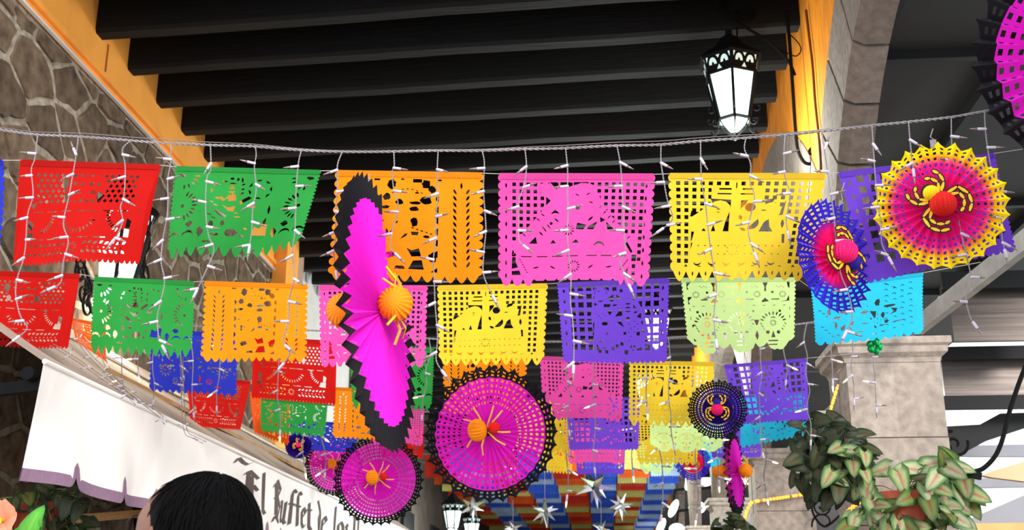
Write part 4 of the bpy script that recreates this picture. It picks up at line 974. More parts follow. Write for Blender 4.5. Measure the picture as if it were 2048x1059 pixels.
# blackletter
GL = {
 'E': (1.25, [[(.30, 1.45), (.30, .15)], [(.52, 1.4), (.52, .1)], [(.05, 1.32), (.35, 1.55), (1.0, 1.36)], [(.3, .85), (.62, 1.0), (.95, .85)], [(.0, .05), (.45, .0), (.75, -.08), (1.05, .2)], [(-.70, 1.62), (-.45, 1.88), (-.1, 1.78), (.2, 1.76), (.5, 1.93)]]),
 'l': (.5, [[(.2, 1.72), (.2, .12), (.38, 0)]]),
 'B': (1.25, [[(.12, 1.35), (.4, 1.6), (.4, .2)], [(.58, 1.75), (.58, .1)], [(.58, 1.72), (1.0, 1.4), (.62, .98)], [(.62, .98), (1.08, .62), (.62, .08)], [(.1, -.15), (.3, .12), (.62, .05), (.9, -.1)], [(.2, .9), (.6, .95)]]),
 'u': (.85, [[(.05, .95), (.18, .85), (.18, .15), (.38, .02), (.6, .2)], [(.6, .98), (.6, .12), (.76, 0)]]),
 'f': (.62, [[(.25, .02), (.25, 1.4), (.42, 1.66), (.68, 1.55)], [(.02, .96), (.58, .96)]]),
 'e': (.7, [[(.15, .2), (.15, .78), (.4, 1.0), (.58, .78), (.18, .46)], [(.15, .2), (.36, .02), (.6, .2)]]),
 't': (.62, [[(.25, 1.3), (.25, .16), (.45, 0)], [(.02, .96), (.5, .96)]]),
 'd': (.85, [[(.05, 1.6), (.5, 1.15), (.62, .85), (.6, .2), (.38, .0)], [(.38, 0), (.15, .2), (.15, .78), (.4, .98)]]),
 'o': (.8, [[(.15, .2), (.15, .8), (.4, 1.0)], [(.4, 0), (.62, .2), (.62, .8), (.4, 1.0)], [(.15, .2), (.4, 0)]]),
 's': (.7, [[(.55, .85), (.35, 1.0), (.15, .82), (.5, .36), (.5, .16), (.3, 0), (.08, .15)]]),
 'V': (1.1, [[(.05, 1.5), (.3, 1.72), (.35, .3), (.6, .02)], [(.6, 1.5), (.85, 1.7), (.9, .6), (.6, .02)], [(.3, 1.72), (.6, 1.5)]])}
def write(text, y0, z0, y1, xh):
    tot = sum(GL[c][0] for c in text); k = (y1 - y0) / tot; x = 0; nib = Vector((.125, .06))
    for c in text:
        mb = MB()
        for st in GL[c][1]:
            P = [Vector(p) for p in st]
            for a, b in zip(P, P[1:]):
                m = max(1, int((b - a).length / .3))
                for q in range(m):
                    s, e = a.lerp(b, q / m), a.lerp(b, (q + 1) / m); qv = []
                    for p in (s - nib, s + nib, e + nib, e - nib):
                        y = y0 + (x + p.x) * k; z = z0 + p.y * xh; qv.append((vx(y, z) + .005, y, z))
                    mb.add(qv, [(0, 1, 2, 3)])
        mb.build('letter', M_ink, aw); x += GL[c][0]
write('El', 8.86, 2.325, 9.48, .19); write('Buffet', 9.62, 2.31, 11.0, .19); write('de', 11.22, 2.31, 11.72, .19); write('los', 11.98, 2.31, 12.62, .19); write('V', 12.86, 2.31, 13.3, .19)
# ------------------------------------------------------------------ lanterns
def make_lantern():
    t = thing('lantern', '', 'lantern', (0, 0, 0))
    RT_, RB = .20, .125; H = .36; n = 6; ph = PI / 6 + .26
    def P(k, r, z): a = 2 * PI * k / n + ph; return Vector((r * math.cos(a), r * math.sin(a), z))
    for k in range(n):
        g = MB(); a, b, c, d = P(k, RB, 0), P(k + 1, RB, 0), P(k + 1, RT_, H), P(k, RT_, H)
        nr = (b - a).cross(d - a).normalized() * .004
        ins = lambda p, q, s: p.lerp(q, s)
        V = [ins(a, b, .07), ins(b, a, .07), ins(c, d, .07), ins(d, c, .07)]
        g.add([v * .985 for v in V] + [v * .985 - nr for v in V], [(0, 1, 2, 3), (7, 6, 5, 4), (0, 4, 5, 1), (1, 5, 6, 2), (2, 6, 7, 3), (3, 7, 4, 0)])
        g.build('glass_pane', M_glow, t, local=True)
        MB().bar(P(k, RB * 1.0, -.01), P(k, RT_ * 1.0, H), .020, .024).build('corner_post', M_iron, t, local=True)
    for z, r in ((0, RB), (H, RT_), (H + .13, RT_ + .035)):
        MB().tube([P(k, r + .004, z) for k in range(n)], .014, 4, close=True).build('rail', M_iron, t, local=True)
    bd = MB(); cu = MB()
    for k in range(n):
        a, b, c, d = P(k, RT_, H), P(k + 1, RT_, H), P(k + 1, RT_ + .03, H + .13), P(k, RT_ + .03, H + .13)
        bd.add([a, b, c, d], [(0, 1, 2, 3)])
        nr = (b - a).cross(d - a).normalized() * .005
        def q(u, v): return a.lerp(b, u).lerp(d.lerp(c, u), v) + nr
        for cx in (.28, .72):
            o = [q(cx + .15 * math.cos(PI * i / 8), .42 + .42 * math.sin(PI * i / 8)) for i in range(9)]
            m = [q(cx + .05 * math.cos(PI * i / 4), .42 + .16 * math.sin(PI * i / 4)) for i in range(4, -1, -1)]
            cu.add(o + m, [tuple(range(14))])
        for tr in (((.42, .95), (.58, .95), (.5, .72)), ((.40, .08), (.60, .08), (.5, .36)), ((.06, .95), (.14, .95), (.06, .6)), ((.94, .95), (.86, .95), (.94, .6))):
            cu.add([q(*p) for p in tr], [(0, 1, 2)])
    bd.build('cap_band', M_iron, t, local=True); cu.build('band_cutout', mat('band_cutout_glass', (190, 214, 206), .5, 0, 3, emit=.55), t, local=True, kind='stuff')
    MB().lathe((0, 0, H + .13), [(RT_ + .06, 0), (RT_ + .04, .03), (.12, .12), (.07, .2), (.03, .23), (.03, .27), (0, .28)], 6, None, 0, ph).build('roof_cap', M_iron, t, local=True)
    cg = MB()
    for k in range(n): cg.tube([P(k, RB, 0), P(k, RB * .75, -.05), P(k, RB * .3, -.10), Vector((0, 0, -.135))], .006, 5)
    cg.ball((0, 0, -.14), .016, 8, 6); cg.build('bottom_cage', M_iron, t, local=True)
    MB().lathe((0, 0, 0), [(0, -.085), (.035, -.075), (.075, -.03), (.10, -.004), (0, -.003)], 12).build('light_bulb', mat('lamp_glow', (232, 255, 252), .4, 0, 3, emit=6), t, local=True)
    for k in range(n):
        a = P(k, 1, 0).normalized(); 
        MB().tube(scroll(P(k, RB + .045, -.035), a, Vector((0, 0, 1)), .038, 1.3, PI * .8, 18), .006, 5).build('scroll', M_iron, t, local=True)
        MB().tube(scroll(P(k, RB + .075, .06), a, Vector((0, 0, 1)), .03, .7, PI, 12, .5), .005, 5).build('scroll', M_iron, t, local=True)
    return t
lan = make_lantern()
def place(t, px, py, Y, sc, label, rot=0, ang=None):
    t.location = atY(px, py, Y); t.scale = (sc, sc, sc); t.rotation_euler = (0, 0, rot); tag(t, label, 'lantern', 'iron lanterns with frosted panes'); return t
lan2 = copy_tree(lan); lan3 = copy_tree(lan); lan4 = copy_tree(lan); lan5 = copy_tree(lan); lan_fill = copy_tree(lan)
place(lan, 1468, 243, 8.5, 1.06, 'large black iron lantern glowing white, hung from a bracket on the orange wall', -.33)
place(lan2, 222, 580, 8.9, 1.35, 'glowing wall lantern on the stone wall behind the red and green banners', .3)
place(lan3, 1314, 684, 14.4, .88, 'lit lantern half hidden behind the purple rooster banner', .2)
place(lan4, 905, 1056, 20.5, .85, 'far lit lantern below the round magenta fan, the nearer of two', .1)
place(lan5, 943, 1075, 25, .85, 'far lit lantern low beside another, right of it and half cropped', .4)
place(lan_fill, 1292, 800, 19.5, .9, 'added lit lantern deep in the passage, brightening the rear banners', .5)  # unseen lantern, added to brighten the rear rows of banners
# brackets
p = lambda x, y: atY(x, y, 8.5)
br = thing('lantern_bracket', 'black wrought iron bracket with scrolls on the orange wall carrying the large lantern', 'bracket', atY(1630, 328, 8.5))
MB().tube(smoothpath([p(1572, 20), p(1578, 70), p(1583, 140), p(1587, 200), p(1591, 260), p(1596, 300), p(1610, 325), p(1632, 327)]), .014, 6).build('upright', M_iron, br)
MB().tube(smoothpath([p(1590, 150), p(1575, 120), p(1540, 85), p(1500, 60), p(1462, 40), p(1446, 20), p(1450, -5), p(1475, -15)]) , .012, 6).build('arm', M_iron, br)
MB().tube(scroll(p(1492, 28), (1, 0, 0), (0, 0, 1), .085, 1.6, 2.6), .010, 6).build('scroll', M_iron, br)
MB().tube(scroll(p(1626, 304), (1, 0, 0), (0, 0, 1), .045, 1.3, -.4), .011, 6).build('scroll', M_iron, br)
MB().tube([p(1474, 52), p(1474, 80)], .008, 5).build('hook', M_iron, br)
MB().tube(smoothpath([p(1577, 66), p(1596, 85), p(1602, 100), p(1592, 112), p(1575, 106), p(1560, 100)]), .005, 5).build('cable', M_iron, br)
p = lambda x, y: atX(x, y, XW + .12)
br2 = thing('lantern_bracket', 'black wrought iron scrollwork around the lantern on the stone wall', 'bracket', p(222, 560))
for (x, y, r, a, tn) in ((160, 545, .07, .5, 1.6), (167, 585, .08, 2.4, -1.5), (176, 612, .075, 1.0, 1.4), (163, 520, .06, 3, 1.2), (288, 480, .10, 1.5, -1.4), (287, 548, .13, 1.5, 1.7), (176, 572, .05, 0, 1.2)):
    MB().tube(scroll(p(x, y), (0, 1, 0), (0, 0, 1), r * 1.5, tn, a), .011, 5).build('scroll', M_iron, br2)
MB().tube([p(296, 455), p(290, 500), p(287, 545), p(285, 560)], .012, 5).build('upright', M_iron, br2)
MB().tube(smoothpath([p(172, 540), p(183, 580), p(176, 600), p(184, 625)]), .014, 5).build('upright', M_iron, br2)
MB().tube([p(180, 440), p(250, 445), p(285, 455)], .014, 5).build('arm', M_iron, br2)
MB().tube([p(178, 562), p(240, 566)], .014, 5).build('arm', M_iron, br2)
# black loudspeaker on the white wall
pp = atX(636, 533, XW + .02)
sp = thing('loudspeaker', 'black loudspeaker box mounted on the white wall beyond the orange pilaster', 'speaker', pp)
MB().box(pp + Vector((.12, 0, 0)), (.22, .5, .26)).build('cabinet', M_iron, sp); MB().box(pp + Vector((0, -.45, .12)), (.08, .7, .05)).build('arm', M_iron, sp)
MB().lathe(pp + Vector((.02, -.9, .22)), [(.10, 0), (.12, .02), (.12, .05), (.05, .06)], 12, (1, 0, 0)).build('mount', M_iron, sp)
# tin stars
def star(px, py, Y, r, label, rot):
    t = MB(); c = atY(px, py, Y); R = random.Random(px); q = Euler((rot * .3, rot * .5, rot)).to_matrix()
    base = []
    for i in range(12):
        z = 1 - 2 * (i + .5) / 12; a = i * 2.39996; s = math.sqrt(1 - z * z); base.append(q @ Vector((s * math.cos(a), s * math.sin(a), z)))
    base[R.randrange(12)] = Vector((.1, -.2, -.97))
    o = thing('tin_star', label, 'star ornament', c, 'tin star ornaments')
    for d in base:
        u = d.orthogonal().normalized(); v = d.cross(u); L = r * R.uniform(.85, 1.1) * (1.25 if d.z < -.9 else 1)
        MB().add([d * L] + [d * r * .2 + (u * math.cos(2 * PI * k / 4) + v * math.sin(2 * PI * k / 4)) * r * .20 for k in range(4)], [(0, 1, 2), (0, 2, 3), (0, 3, 4), (0, 4, 1), (4, 3, 2, 1)]).build('point', mat('polished_tin', (205, 210, 208), .22, .25, 5, metal=.9), o, local=True)
    MB().tube([Vector((0, 0, r * .5)), Vector((0, 0, r * 2.6))], .004, 4).build('hanger', M_wire, o, local=True)
star(1190, 972, 13.5, .235, 'largest tin star below the far pink and purple banners', .4)
star(1090, 1021, 15, .20, 'tin star in front of the orange distant banners, left of the largest star', 1.3)
star(1241, 1010, 14.5, .17, 'tin star right of the largest star in front of yellow distant banners', 2.2)
star(945, 1012, 15, .19, 'tin star below the round magenta fan', 3.0)
star(1026, 1056, 17, .16, 'lowest tin star left of centre, cropped by the bottom edge', .9)
star(1203, 1058, 17, .15, 'low tin star cropped by the bottom edge below the blue distant banners', 1.9)
# bare lit bulbs at the far right of the passage
for i, (px, py, Y, r) in enumerate(((1380, 962, 24, .13), (1347, 1016, 24, .13), (1322, 1052, 24, .12), (1394, 1014, 25, .15), (1354, 1058, 25, .14))):
    c = atY(px, py, Y); o = thing('wall_lamp', ('slim lit lamp highest of the far lamps', 'slim lit lamp left of the big round far lamp', 'slim lit lamp lowest and leftmost of the far lamps', 'big round bright far lamp beside the stone column', 'round bright far lamp at the bottom edge')[i], 'lamp', c, 'far lit lamps')
    MB().ball(c, r, 14, 10, 0, 0, (.6, .6, 1.5) if i < 3 else (1.2, 1, .9), (.5, 0, 1) if i < 3 else None).build('lit_globe', mat('far_lamp_glow', (214, 255, 240), .4, 0, 3, emit=3), o, smooth=True)
    MB().tube([c + Vector((0, 0, r)), c + Vector((.05, .1, r + .25)), c + Vector((.4, .3, r + .3))], .03, 6).build('arm', M_iron, o)

# light of the burning lanterns and lamps, with fill from the added lantern
def lamp_light(px, py, Y, e, col=(.9, 1, .96), r=.12, off=(0, 0, 0)):
    l = bpy.data.lights.new('lantern_light', 'POINT'); l.energy = e; l.color = col; l.shadow_soft_size = r
    o = bpy.data.objects.new('lantern_light', l); o.location = atY(px, py, Y) + Vector(off); C.objects.link(o)
lamp_light(1474, 268, 8.5, 80, off=(0, 0, -.22)); lamp_light(221, 600, 8.9, 45, (1, .82, .6), off=(.1, 0, -.3)); lamp_light(1314, 684, 14.4, 320, off=(0, 0, -.35))
lamp_light(1292, 800, 19.5, 420, off=(0, 0, -.35)); lamp_light(905, 1056, 20.5, 110, off=(0, 0, -.35)); lamp_light(943, 1075, 25, 110, off=(0, 0, -.35))  # the first is fill light from the added lantern
for a in ((1385, 1016, 25), (1350, 1052, 25), (1380, 962, 24), (1347, 1016, 24)): lamp_light(*a, 22, off=(-.7, -.9, 0), r=.2)
# ------------------------------------------------------------------ outside the arcade: canopy, steel fascias, cables
cz = 5.3
can = thing('street_canopy', 'dark panelled canopy roof outside the arcade behind the yellow rimmed fan', 'canopy', (3.4, 7, cz))
CX = (1.95, 2.9, 4.2, 5.6); CY = (4.4, 7.5, 10.6, 13.7)
for i in range(3):
    for j in range(3):
        MB().box(((CX[j] + CX[j + 1]) / 2, (CY[i] + CY[i + 1]) / 2, cz + .03), (CX[j + 1] - CX[j] - .03, CY[i + 1] - CY[i] - .03, .03)).build('panel', M_dark, can)
for y in CY: MB().box((3.7, y, cz - .01), (3.8, .07, .10)).build('cross_bar', M_dark2, can)
for x in CX: MB().box((x, 9.05, cz - .02), (.06, 9.4, .12)).build('rail', M_dark2, can)
# lower dark lean-to roof beyond, steel fascias one behind the other
for i in range(4): MB().box((3.05, 13.8 + 4.6 * i + 2.25, cz + .03), (2.24, 4.5, .03)).build('panel', M_dark, can)
stall = thing('stall_front', 'stacked brushed steel fascias of the stalls right of the stone column', 'stall', atY(1970, 700, 10.5))
def slab(y0, y1, Y, m, name, x0=1880, x1=2120, th=.05):
    a, b = atY(x0, y0, Y), atY(x1, y1, Y)
    MB().box(((a.x + b.x) / 2, Y, (a.z + b.z) / 2), (b.x - a.x, th, a.z - b.z)).build(name, m, stall)
slab(545, 574, 10.2, M_dark2, 'dark_beam'); slab(574, 680, 10.4, M_steel, 'steel_fascia'); slab(694, 716, 11.0, M_dark2, 'dark_beam')
slab(716, 792, 11.2, M_steel, 'steel_fascia'); slab(792, 816, 11.1, M_dark2, 'dark_beam')
M_slat = mat('white_awning_slat', (236, 236, 240), .7, .04, 3); M_gs = mat('grey_awning_slat', (150, 150, 158), .7, .06, 3)
def quadp(P, Y, m, name, th=.06):
    V = [atY(x, y, Y) for x, y in P]; V += [v + Vector((0, th, 0)) for v in V]; n = len(P)
    MB().add(V, [tuple(range(n)), tuple(range(2 * n - 1, n - 1, -1))] + [(i, (i + 1) % n, n + (i + 1) % n, n + i) for i in range(n)]).build(name, m, stall)
quadp([(1888, 852), (1960, 848), (2000, 826), (2120, 822), (2120, 832), (1975, 880), (1895, 922)], 11.4, M_dark2, 'gable_end')
quadp([(1890, 893), (1930, 890), (2060, 888), (2120, 890), (2120, 912), (1890, 912)], 12.4, M_gs, 'grey_slat')
quadp([(1890, 958), (2120, 950), (2120, 972), (1890, 975)], 12.2, M_gs, 'grey_slat')
quadp([(1935, 1040), (2060, 985), (2120, 975), (2120, 1060), (1935, 1060)], 11.0, M_gs, 'grey_slat')
quadp([(1925, 1046), (2120, 1044), (2120, 1075), (1925, 1075)], 10.6, mat('peach_board', (250, 170, 110), .7, .1, 4), 'peach_board')
quadp([(1895, 930), (2120, 835), (2120, 1062), (1940, 1040), (1895, 1000)], 13.2, M_slat, 'white_sheet')
# diagonal steel rafter
ra = thing('steel_rafter', 'diagonal pale steel rafter rising to the right above the stone column', 'rafter', atY(1850, 640, 7.4))
MB().bar(atY(1836, 652, 7.4), atY(2130, 420, 5.6), .05, .11).build('rafter_bar', mat('galvanised_steel', (176, 174, 170), .45, .2, 8, metal=.4), ra)
# dark bracing at the column top
bx = thing('iron_brace', 'dark iron brace on top of the stone column below the turquoise banner', 'brace', atY(1760, 690, 7.9))
MB().bar(atY(1800, 664, 7.95), atY(1897, 662, 7.95), .2, .19).build('beam', M_dark2, bx); MB().bar(atY(1780, 692, 7.78), atY(1850, 640, 7.68), .07, .10).build('strut', mat('grey_steel', (86, 84, 82), .5, .2, 8), bx)
# black cable and its clamp
cb = thing('black_cable', 'thick black cable hanging in a curve at the right edge', 'cable', atY(1925, 945, 7.0))
MB().tube(smoothpath([atY(x, y, 7.0) for x, y in ((2070, 690), (2044, 750), (2020, 820), (2005, 878), (1990, 912), (1968, 935), (1950, 942))]), .014, 7).build('hose', M_iron, cb)
MB().bar(atY(1895, 938, 7.0), atY(1962, 952, 7.0), .035, .04).build('clamp', M_iron, cb)
arm = MB(); P = [(1965, 950), (1985, 941), (2010, 934), (2050, 922), (2120, 905), (2120, 965), (2050, 962), (2010, 957), (1985, 954)]
V = [atY(x, y, 7.05) for x, y in P]; arm.add(V + [v + Vector((0, .05, 0)) for v in V], [tuple(range(9)), tuple(range(17, 8, -1))] + [(i, (i + 1) % 9, 9 + (i + 1) % 9, 9 + i) for i in range(9)])
tag(arm.build('tan_pole', mat('tan_wood', (222, 178, 138), .7, .1, 5)), 'tan tapering wooden arm entering from the right edge below the black cable', 'arm')
# wrought iron plant brackets beside the columns
def scrollset(name, label, items, Y):
    o = thing(name, label, 'bracket', atY(items[0][0], items[0][1], Y), 'scrolled plant brackets')
    for (x, y, r, a, tn) in items: MB().tube(scroll(atY(x, y, Y), (1, 0, 0), (0, 0, 1), r / F * Y, tn, a), .010, 6).build('scroll', M_iron, o)
    return o
s1 = scrollset('iron_bracket', 'black iron scroll bracket on the right side of the near stone column', ((1910, 888, 26, .3, -1.2), (1897, 893, 10, 2, 1)), 7.9)
MB().tube([atY(1878, 862, 7.9), atY(1905, 862, 7.9)], .01, 6).build('bar', M_iron, s1)
s2 = scrollset('iron_bracket', 'black iron scroll bracket right of the farther stone column', ((1642, 1012, 19, .5, -1.6), (1650, 1046, 26, 3.4, -.7)), 12.6)
MB().tube(smoothpath([atY(1622, 1000, 12.6), atY(1628, 1030, 12.6), atY(1650, 1052, 12.6), atY(1680, 1030, 12.6)]), .012, 6).build('bar', M_iron, s2)
bxo = thing('junction_box', 'small tan electrical box left of the near stone column above the leaves', 'box', atY(1647, 845, 9.5))
bb = atY(1647, 845, 9.5); MB().box(bb, (.16, .12, .18)).build('housing', mat('tan_box', (190, 170, 136)), bxo); MB().box(bb + Vector((0, -.065, .05)), (.15, .012, .03)).build('lid', M_dark2, bxo)
# green foil ornament
c = atY(1751, 692, 6.05); fo = thing('foil_ornament', 'crumpled green foil ornament hanging under the turquoise banner', 'ornament', c)
for i in range(5):
    a = 2 * PI * i / 5; MB().ball(c + Vector((.024 * math.cos(a), rnd(-.01, .01), .024 * math.sin(a))), .022, 7, 5, .2, 1, (1, .6, 1)).build('foil_petal', mat('green_foil', (10, 150, 74), .22, .5, 60, metal=.6), fo)
MB().tube([c, c + Vector((0, 0, .12))], .0015, 4).build('thread', M_string, fo)
# rope lights with warm beads
M_amber = mat('lit_amber_bead', (255, 150, 48), .4, 0, 3, emit=1.7)
BEAD = MB().ball((0, 0, 0), 1, 8, 6).mesh('bead', M_amber, smooth=True)
def ropelight(label, px, Y, sp, r):
    P = smoothpath([atY(x, y, Y) for x, y in px], 8); o = thing('rope_light', label, 'rope light', P[0], 'amber rope lights')
    MB().tube(P, r * .8, 6).build('clear_tube', mat('rope_tube', (220, 170, 110), .3, .1, 8), o); acc = 0
    for i in range(1, len(P)):
        acc += (P[i] - P[i - 1]).length
        while acc > sp:
            acc -= sp; inst('bead', BEAD, o, P[i] + Vector((0, -r * .5, 0)) - P[0], (0, 0, 0), r)
ropelight('amber rope light wound around the farther stone column', [(1488, 1042), (1493, 1022), (1502, 1006), (1512, 1002), (1560, 995), (1600, 989), (1622, 985)], 12.62, .036, .018)
ropelight('amber rope light wound around the near stone column among the leaves', [(1682, 1036), (1695, 1022), (1716, 1005), (1730, 1000)], 7.55, .02, .013)
ropelight('amber rope light across the face of the near stone column', [(1745, 1000), (1790, 994), (1844, 984)], 7.6, .036, .010)
ropelight('short amber rope light hanging left of the near stone column', [(1676, 768), (1668, 795), (1662, 815), (1660, 830)], 7.6, .022, .011)
# ------------------------------------------------------------------ caladium plants
def leaf_mesh(L, Wd, palette, seed):
    R = random.Random(seed); nu, nv = 8, 6; V = []; cols = []
    for i in range(nv + 1):
        t = i / nv; w = Wd * 1.2 * max(.0, 1 - t) ** .62 * min(1, (t + .06) * 4) ** .5
        for j in range(nu + 1):
            s = -1 + 2 * j / nu; y = t * L - L * .34 * s * s * (1 - t) ** 3
            V.append((s * w, y, -.22 * L * t * t + .10 * abs(s) * w + .05 * L * math.sin(3 * t) + .015 * L * math.sin(j * 2 + i)))
            e = max(abs(s), (t - .55) / .45 if t > .55 else 0)
            if abs(s) < .1 and t < .8: c = tuple(.62 * a + .38 * b for a, b in zip(palette[0], palette[1]))
            elif (i + j) % 2 == 0 and e < .7: c = tuple(.10 * a + .90 * b for a, b in zip(palette[0], palette[1]))
            elif e < .6: c = palette[1]
            elif e < .8: c = tuple(.5 * a + .5 * b for a, b in zip(palette[1], palette[2]))
            else: c = palette[2]
            cols.append(lin(c))
    mb = MB().add(V, [(i * (nu + 1) + j, i * (nu + 1) + j + 1, (i + 1) * (nu + 1) + j + 1, (i + 1) * (nu + 1) + j) for i in range(nv) for j in range(nu)])
    me = mb.mesh('leaf', M_leaf, smooth=True); ca = me.color_attributes.new('Col', 'FLOAT_COLOR', 'POINT')
    for i, c in enumerate(cols): ca.data[i].color = (*c, 1)
    return me
PALS = [((176, 46, 76), (140, 158, 102), (44, 82, 34)), ((150, 44, 50), (98, 122, 58), (36, 66, 28)), ((186, 66, 96), (160, 174, 128), (52, 92, 46))]
LEAVES = [leaf_mesh(.125, .054, PALS[i % 3], i) for i in range(6)]
SHADED_PALS = [((92, 36, 42), (70, 80, 50), (24, 40, 20)), ((78, 34, 34), (46, 60, 34), (20, 34, 18))]  # red-brown leaves, with the shade on them darkened into the colours
SHADED_LEAVES = [leaf_mesh(.12, .052, SHADED_PALS[i % 2], i + 20) for i in range(4)]
def caladium(label, base, spots, meshes, pot=None, seed=1, potc=M_terra):
    R = random.Random(seed); t = thing('potted_caladium', label, 'potted plant', base, 'caladiums in pots')
    base = Vector(base)
    if pot:
        r, h = pot
        MB().lathe((0, 0, 0), [(r * .7, 0), (r * .95, h * .8), (r * 1.08, h * .82), (r * 1.08, h), (r * .95, h), (r * .9, h * .9), (0, h * .88)], 20).build('pot', potc, t, local=True)
        st = Vector((0, 0, h * .9))
    else: st = Vector((0, 0, 0))
    stems = MB()
    for (p, face, sc) in spots:
        q = Vector(p) - base
        stems.tube(smoothpath([st + Vector((R.uniform(-.03, .03), R.uniform(-.03, .03), 0)), st.lerp(q, .5) + Vector((0, 0, .05)), q], 3), .0035, 4)
        d = Vector(face).normalized(); z = Vector((R.uniform(-.6, .6), -1, R.uniform(-.1, 1.0))).normalized()
        x = d.cross(z).normalized(); z = x.cross(d)
        m = Matrix((x, d, z)).transposed()
        inst('leaf', R.choice(meshes), t, q, m, sc * R.uniform(.85, 1.15))
    stems.build('stem', M_stem, t, local=True)
    return t
def cluster(n, cx, cy, rx, ry, Y, dy, seed, sc=1.0, keep=None):
    R = random.Random(seed); o = []; tries = 0
    while len(o) < n and tries < 4000:
        tries += 1
        u, v = R.uniform(-1, 1), R.uniform(-1, 1)
        if u * u + v * v > 1: continue
        px, py = cx + u * rx, cy + v * ry
        if keep and not keep(px, py): continue
        o.append((atY(px, py, Y + R.uniform(-dy, dy)), (u * .8 + R.uniform(-1.0, 1.0), R.uniform(-.8, .2), -.55 - .3 * v + R.uniform(-.7, .6)), sc))
    return o
spA = cluster(90, 1660, 915, 76, 74, 7.3, .16, 3, 1.0) + cluster(30, 1640, 870, 44, 42, 7.4, .1, 8, .9)
caladium('dense dark red veined caladium cascading left of the near stone column', atY(1672, 985, 7.32), spA, SHADED_LEAVES, None, 5)
spA2 = cluster(12, 1705, 930, 45, 48, 7.1, .06, 4, .95)
caladium('pale green and pink caladium leaves at the left edge of the near stone column', atY(1712, 985, 7.15), spA2, [LEAVES[0], LEAVES[2]], None, 6)
spB = cluster(56, 1880, 985, 60, 70, 7.05, .12, 5, 1.0) + cluster(34, 1760, 1045, 62, 40, 7.1, .1, 6, .95) + [(atY(1778, 935, 7.1), (-.9, -.2, -.25), 1.1), (atY(1796, 942, 7.0), (.15, -.3, -.95), 1.35), (atY(1836, 940, 7.1), (-.8, -.3, .1), 1.3), (atY(1850, 932, 7.1), (.7, -.3, .2), 1.1), (atY(1735, 975, 7.1), (-.2, -.3, -.9), 1.1), (atY(1745, 1000, 7.05), (.3, -.3, -.9), 1.1)]
caladium('pale green and pink caladium in a terracotta pot before the near stone column', atY(1820, 1150, 7.2), spB, LEAVES, (.165, .48), 7)
spC = cluster(26, 60, 1000, 105, 45, 6.6, .2, 9, .9, lambda x, y: y > 962) + cluster(14, 150, 1030, 40, 40, 6.7, .1, 10, .8)
caladium('dark caladium in a reddish pot below the awning at lower left', atY(66, 1110, 6.7), spC, SHADED_LEAVES + [LEAVES[1]], (.15, .30), 11, mat('red_pot', (150, 62, 40), .7, .15, 10))
spD = cluster(26, 1466, 1052, 38, 22, 10.8, .1, 12, .9)
caladium('small dark caladium at the bottom edge by the farther stone column', atY(1466, 1080, 10.8), spD, SHADED_LEAVES, None, 13)
# peach flower in the lower left corner
fp = atY(8, 1040, 3.1); fl = thing('flowering_plant', 'peach coloured flower with green leaves in the lower left corner', 'flower', Vector((fp.x, fp.y, 0)))
M_pet = mat('peach_petal', (246, 160, 130), .6, .12, 14, paper=.3)
for i in range(5):
    a = 2 * PI * i / 5 + .9; d = Vector((math.cos(a), -.35, math.sin(a))).normalized(); u = Vector((-d.z, 0, d.x)).normalized(); V = []
    for k in range(6):
        s = k / 5
        for j in (-1, -.4, .4, 1):
            V.append(fp + d * (.058 * s) + u * (j * .034 * math.sin(PI * (.12 + .70 * s))) + Vector((0, -.012 * s + .006 * abs(j) - .02 * s * s, 0)) + Vector((0, .003 * math.sin(j * 5 + k), 0)))
    MB().add(V, [(k * 4 + j, k * 4 + j + 1, k * 4 + 5 + j, k * 4 + 4 + j) for k in range(5) for j in range(3)]).build('petal', M_pet, fl, smooth=True)
MB().tube([fp, fp + Vector((.005, -.03, 0)), fp + Vector((.012, -.05, -.008))], [.004, .005, .007], 8).build('stamen', mat('yellow_stamen', (250, 190, 40)), fl)
MB().tube(smoothpath([fp, fp + Vector((0, .02, -.15)), Vector((fp.x, fp.y + .03, .7)), Vector((fp.x, fp.y, 0))]), .006, 6).build('stem', M_stem, fl)
GLF = leaf_mesh(.10, .03, ((120, 190, 70), (84, 168, 50), (60, 140, 40)), 77)
for i, (x, y, a, s) in enumerate(((56, 1052, .2, 1.0), (64, 1058, -.3, .9), (38, 1062, .8, .9), (80, 1072, -1.0, 1.2))):
    q = atY(x, y, 3.12); inst('leaf', GLF, fl, q - fl.location + Vector((0, 0, -.02)), Euler((1.2, a, a * .5)).to_matrix(), s)
# sunlit wooden rail below the awning
rl = thing('wooden_rail', 'sunlit brown wooden rail below the awning valance', 'rail', atX(140, 1037, -3.7))
a, b = atX(132, 1038, -3.75), atX(300, 1024, -3.75); MB().bar(a, b, .06, .06).build('rail_bar', M_wood, rl)
MB().bar(b - Vector((0, .2, .10)), b + Vector((0, .25, .10)), .1, .3).build('end_block', M_iron, rl)
# ------------------------------------------------------------------ the person in front, seen from behind and to the side
HC = atY(408, 1066, 2.45)                        # centre of the hair mass
FW = Vector((-.93, .36, 0)).normalized()        # where the face looks (left, slightly away)
person = thing('person', 'dark haired person in a dark shirt seen from behind, face turned left and up', 'person', (HC.x, HC.y, 0))
SD = Vector((FW.y, -FW.x, 0)); UP = Vector((0, 0, 1))
tilt = math.radians(14)
fw = (FW * math.cos(tilt) + UP * math.sin(tilt)); up = (UP * math.cos(tilt) - FW * math.sin(tilt)); sd_ = fw.cross(up)
hc = HC + fw * .070 - up * .016
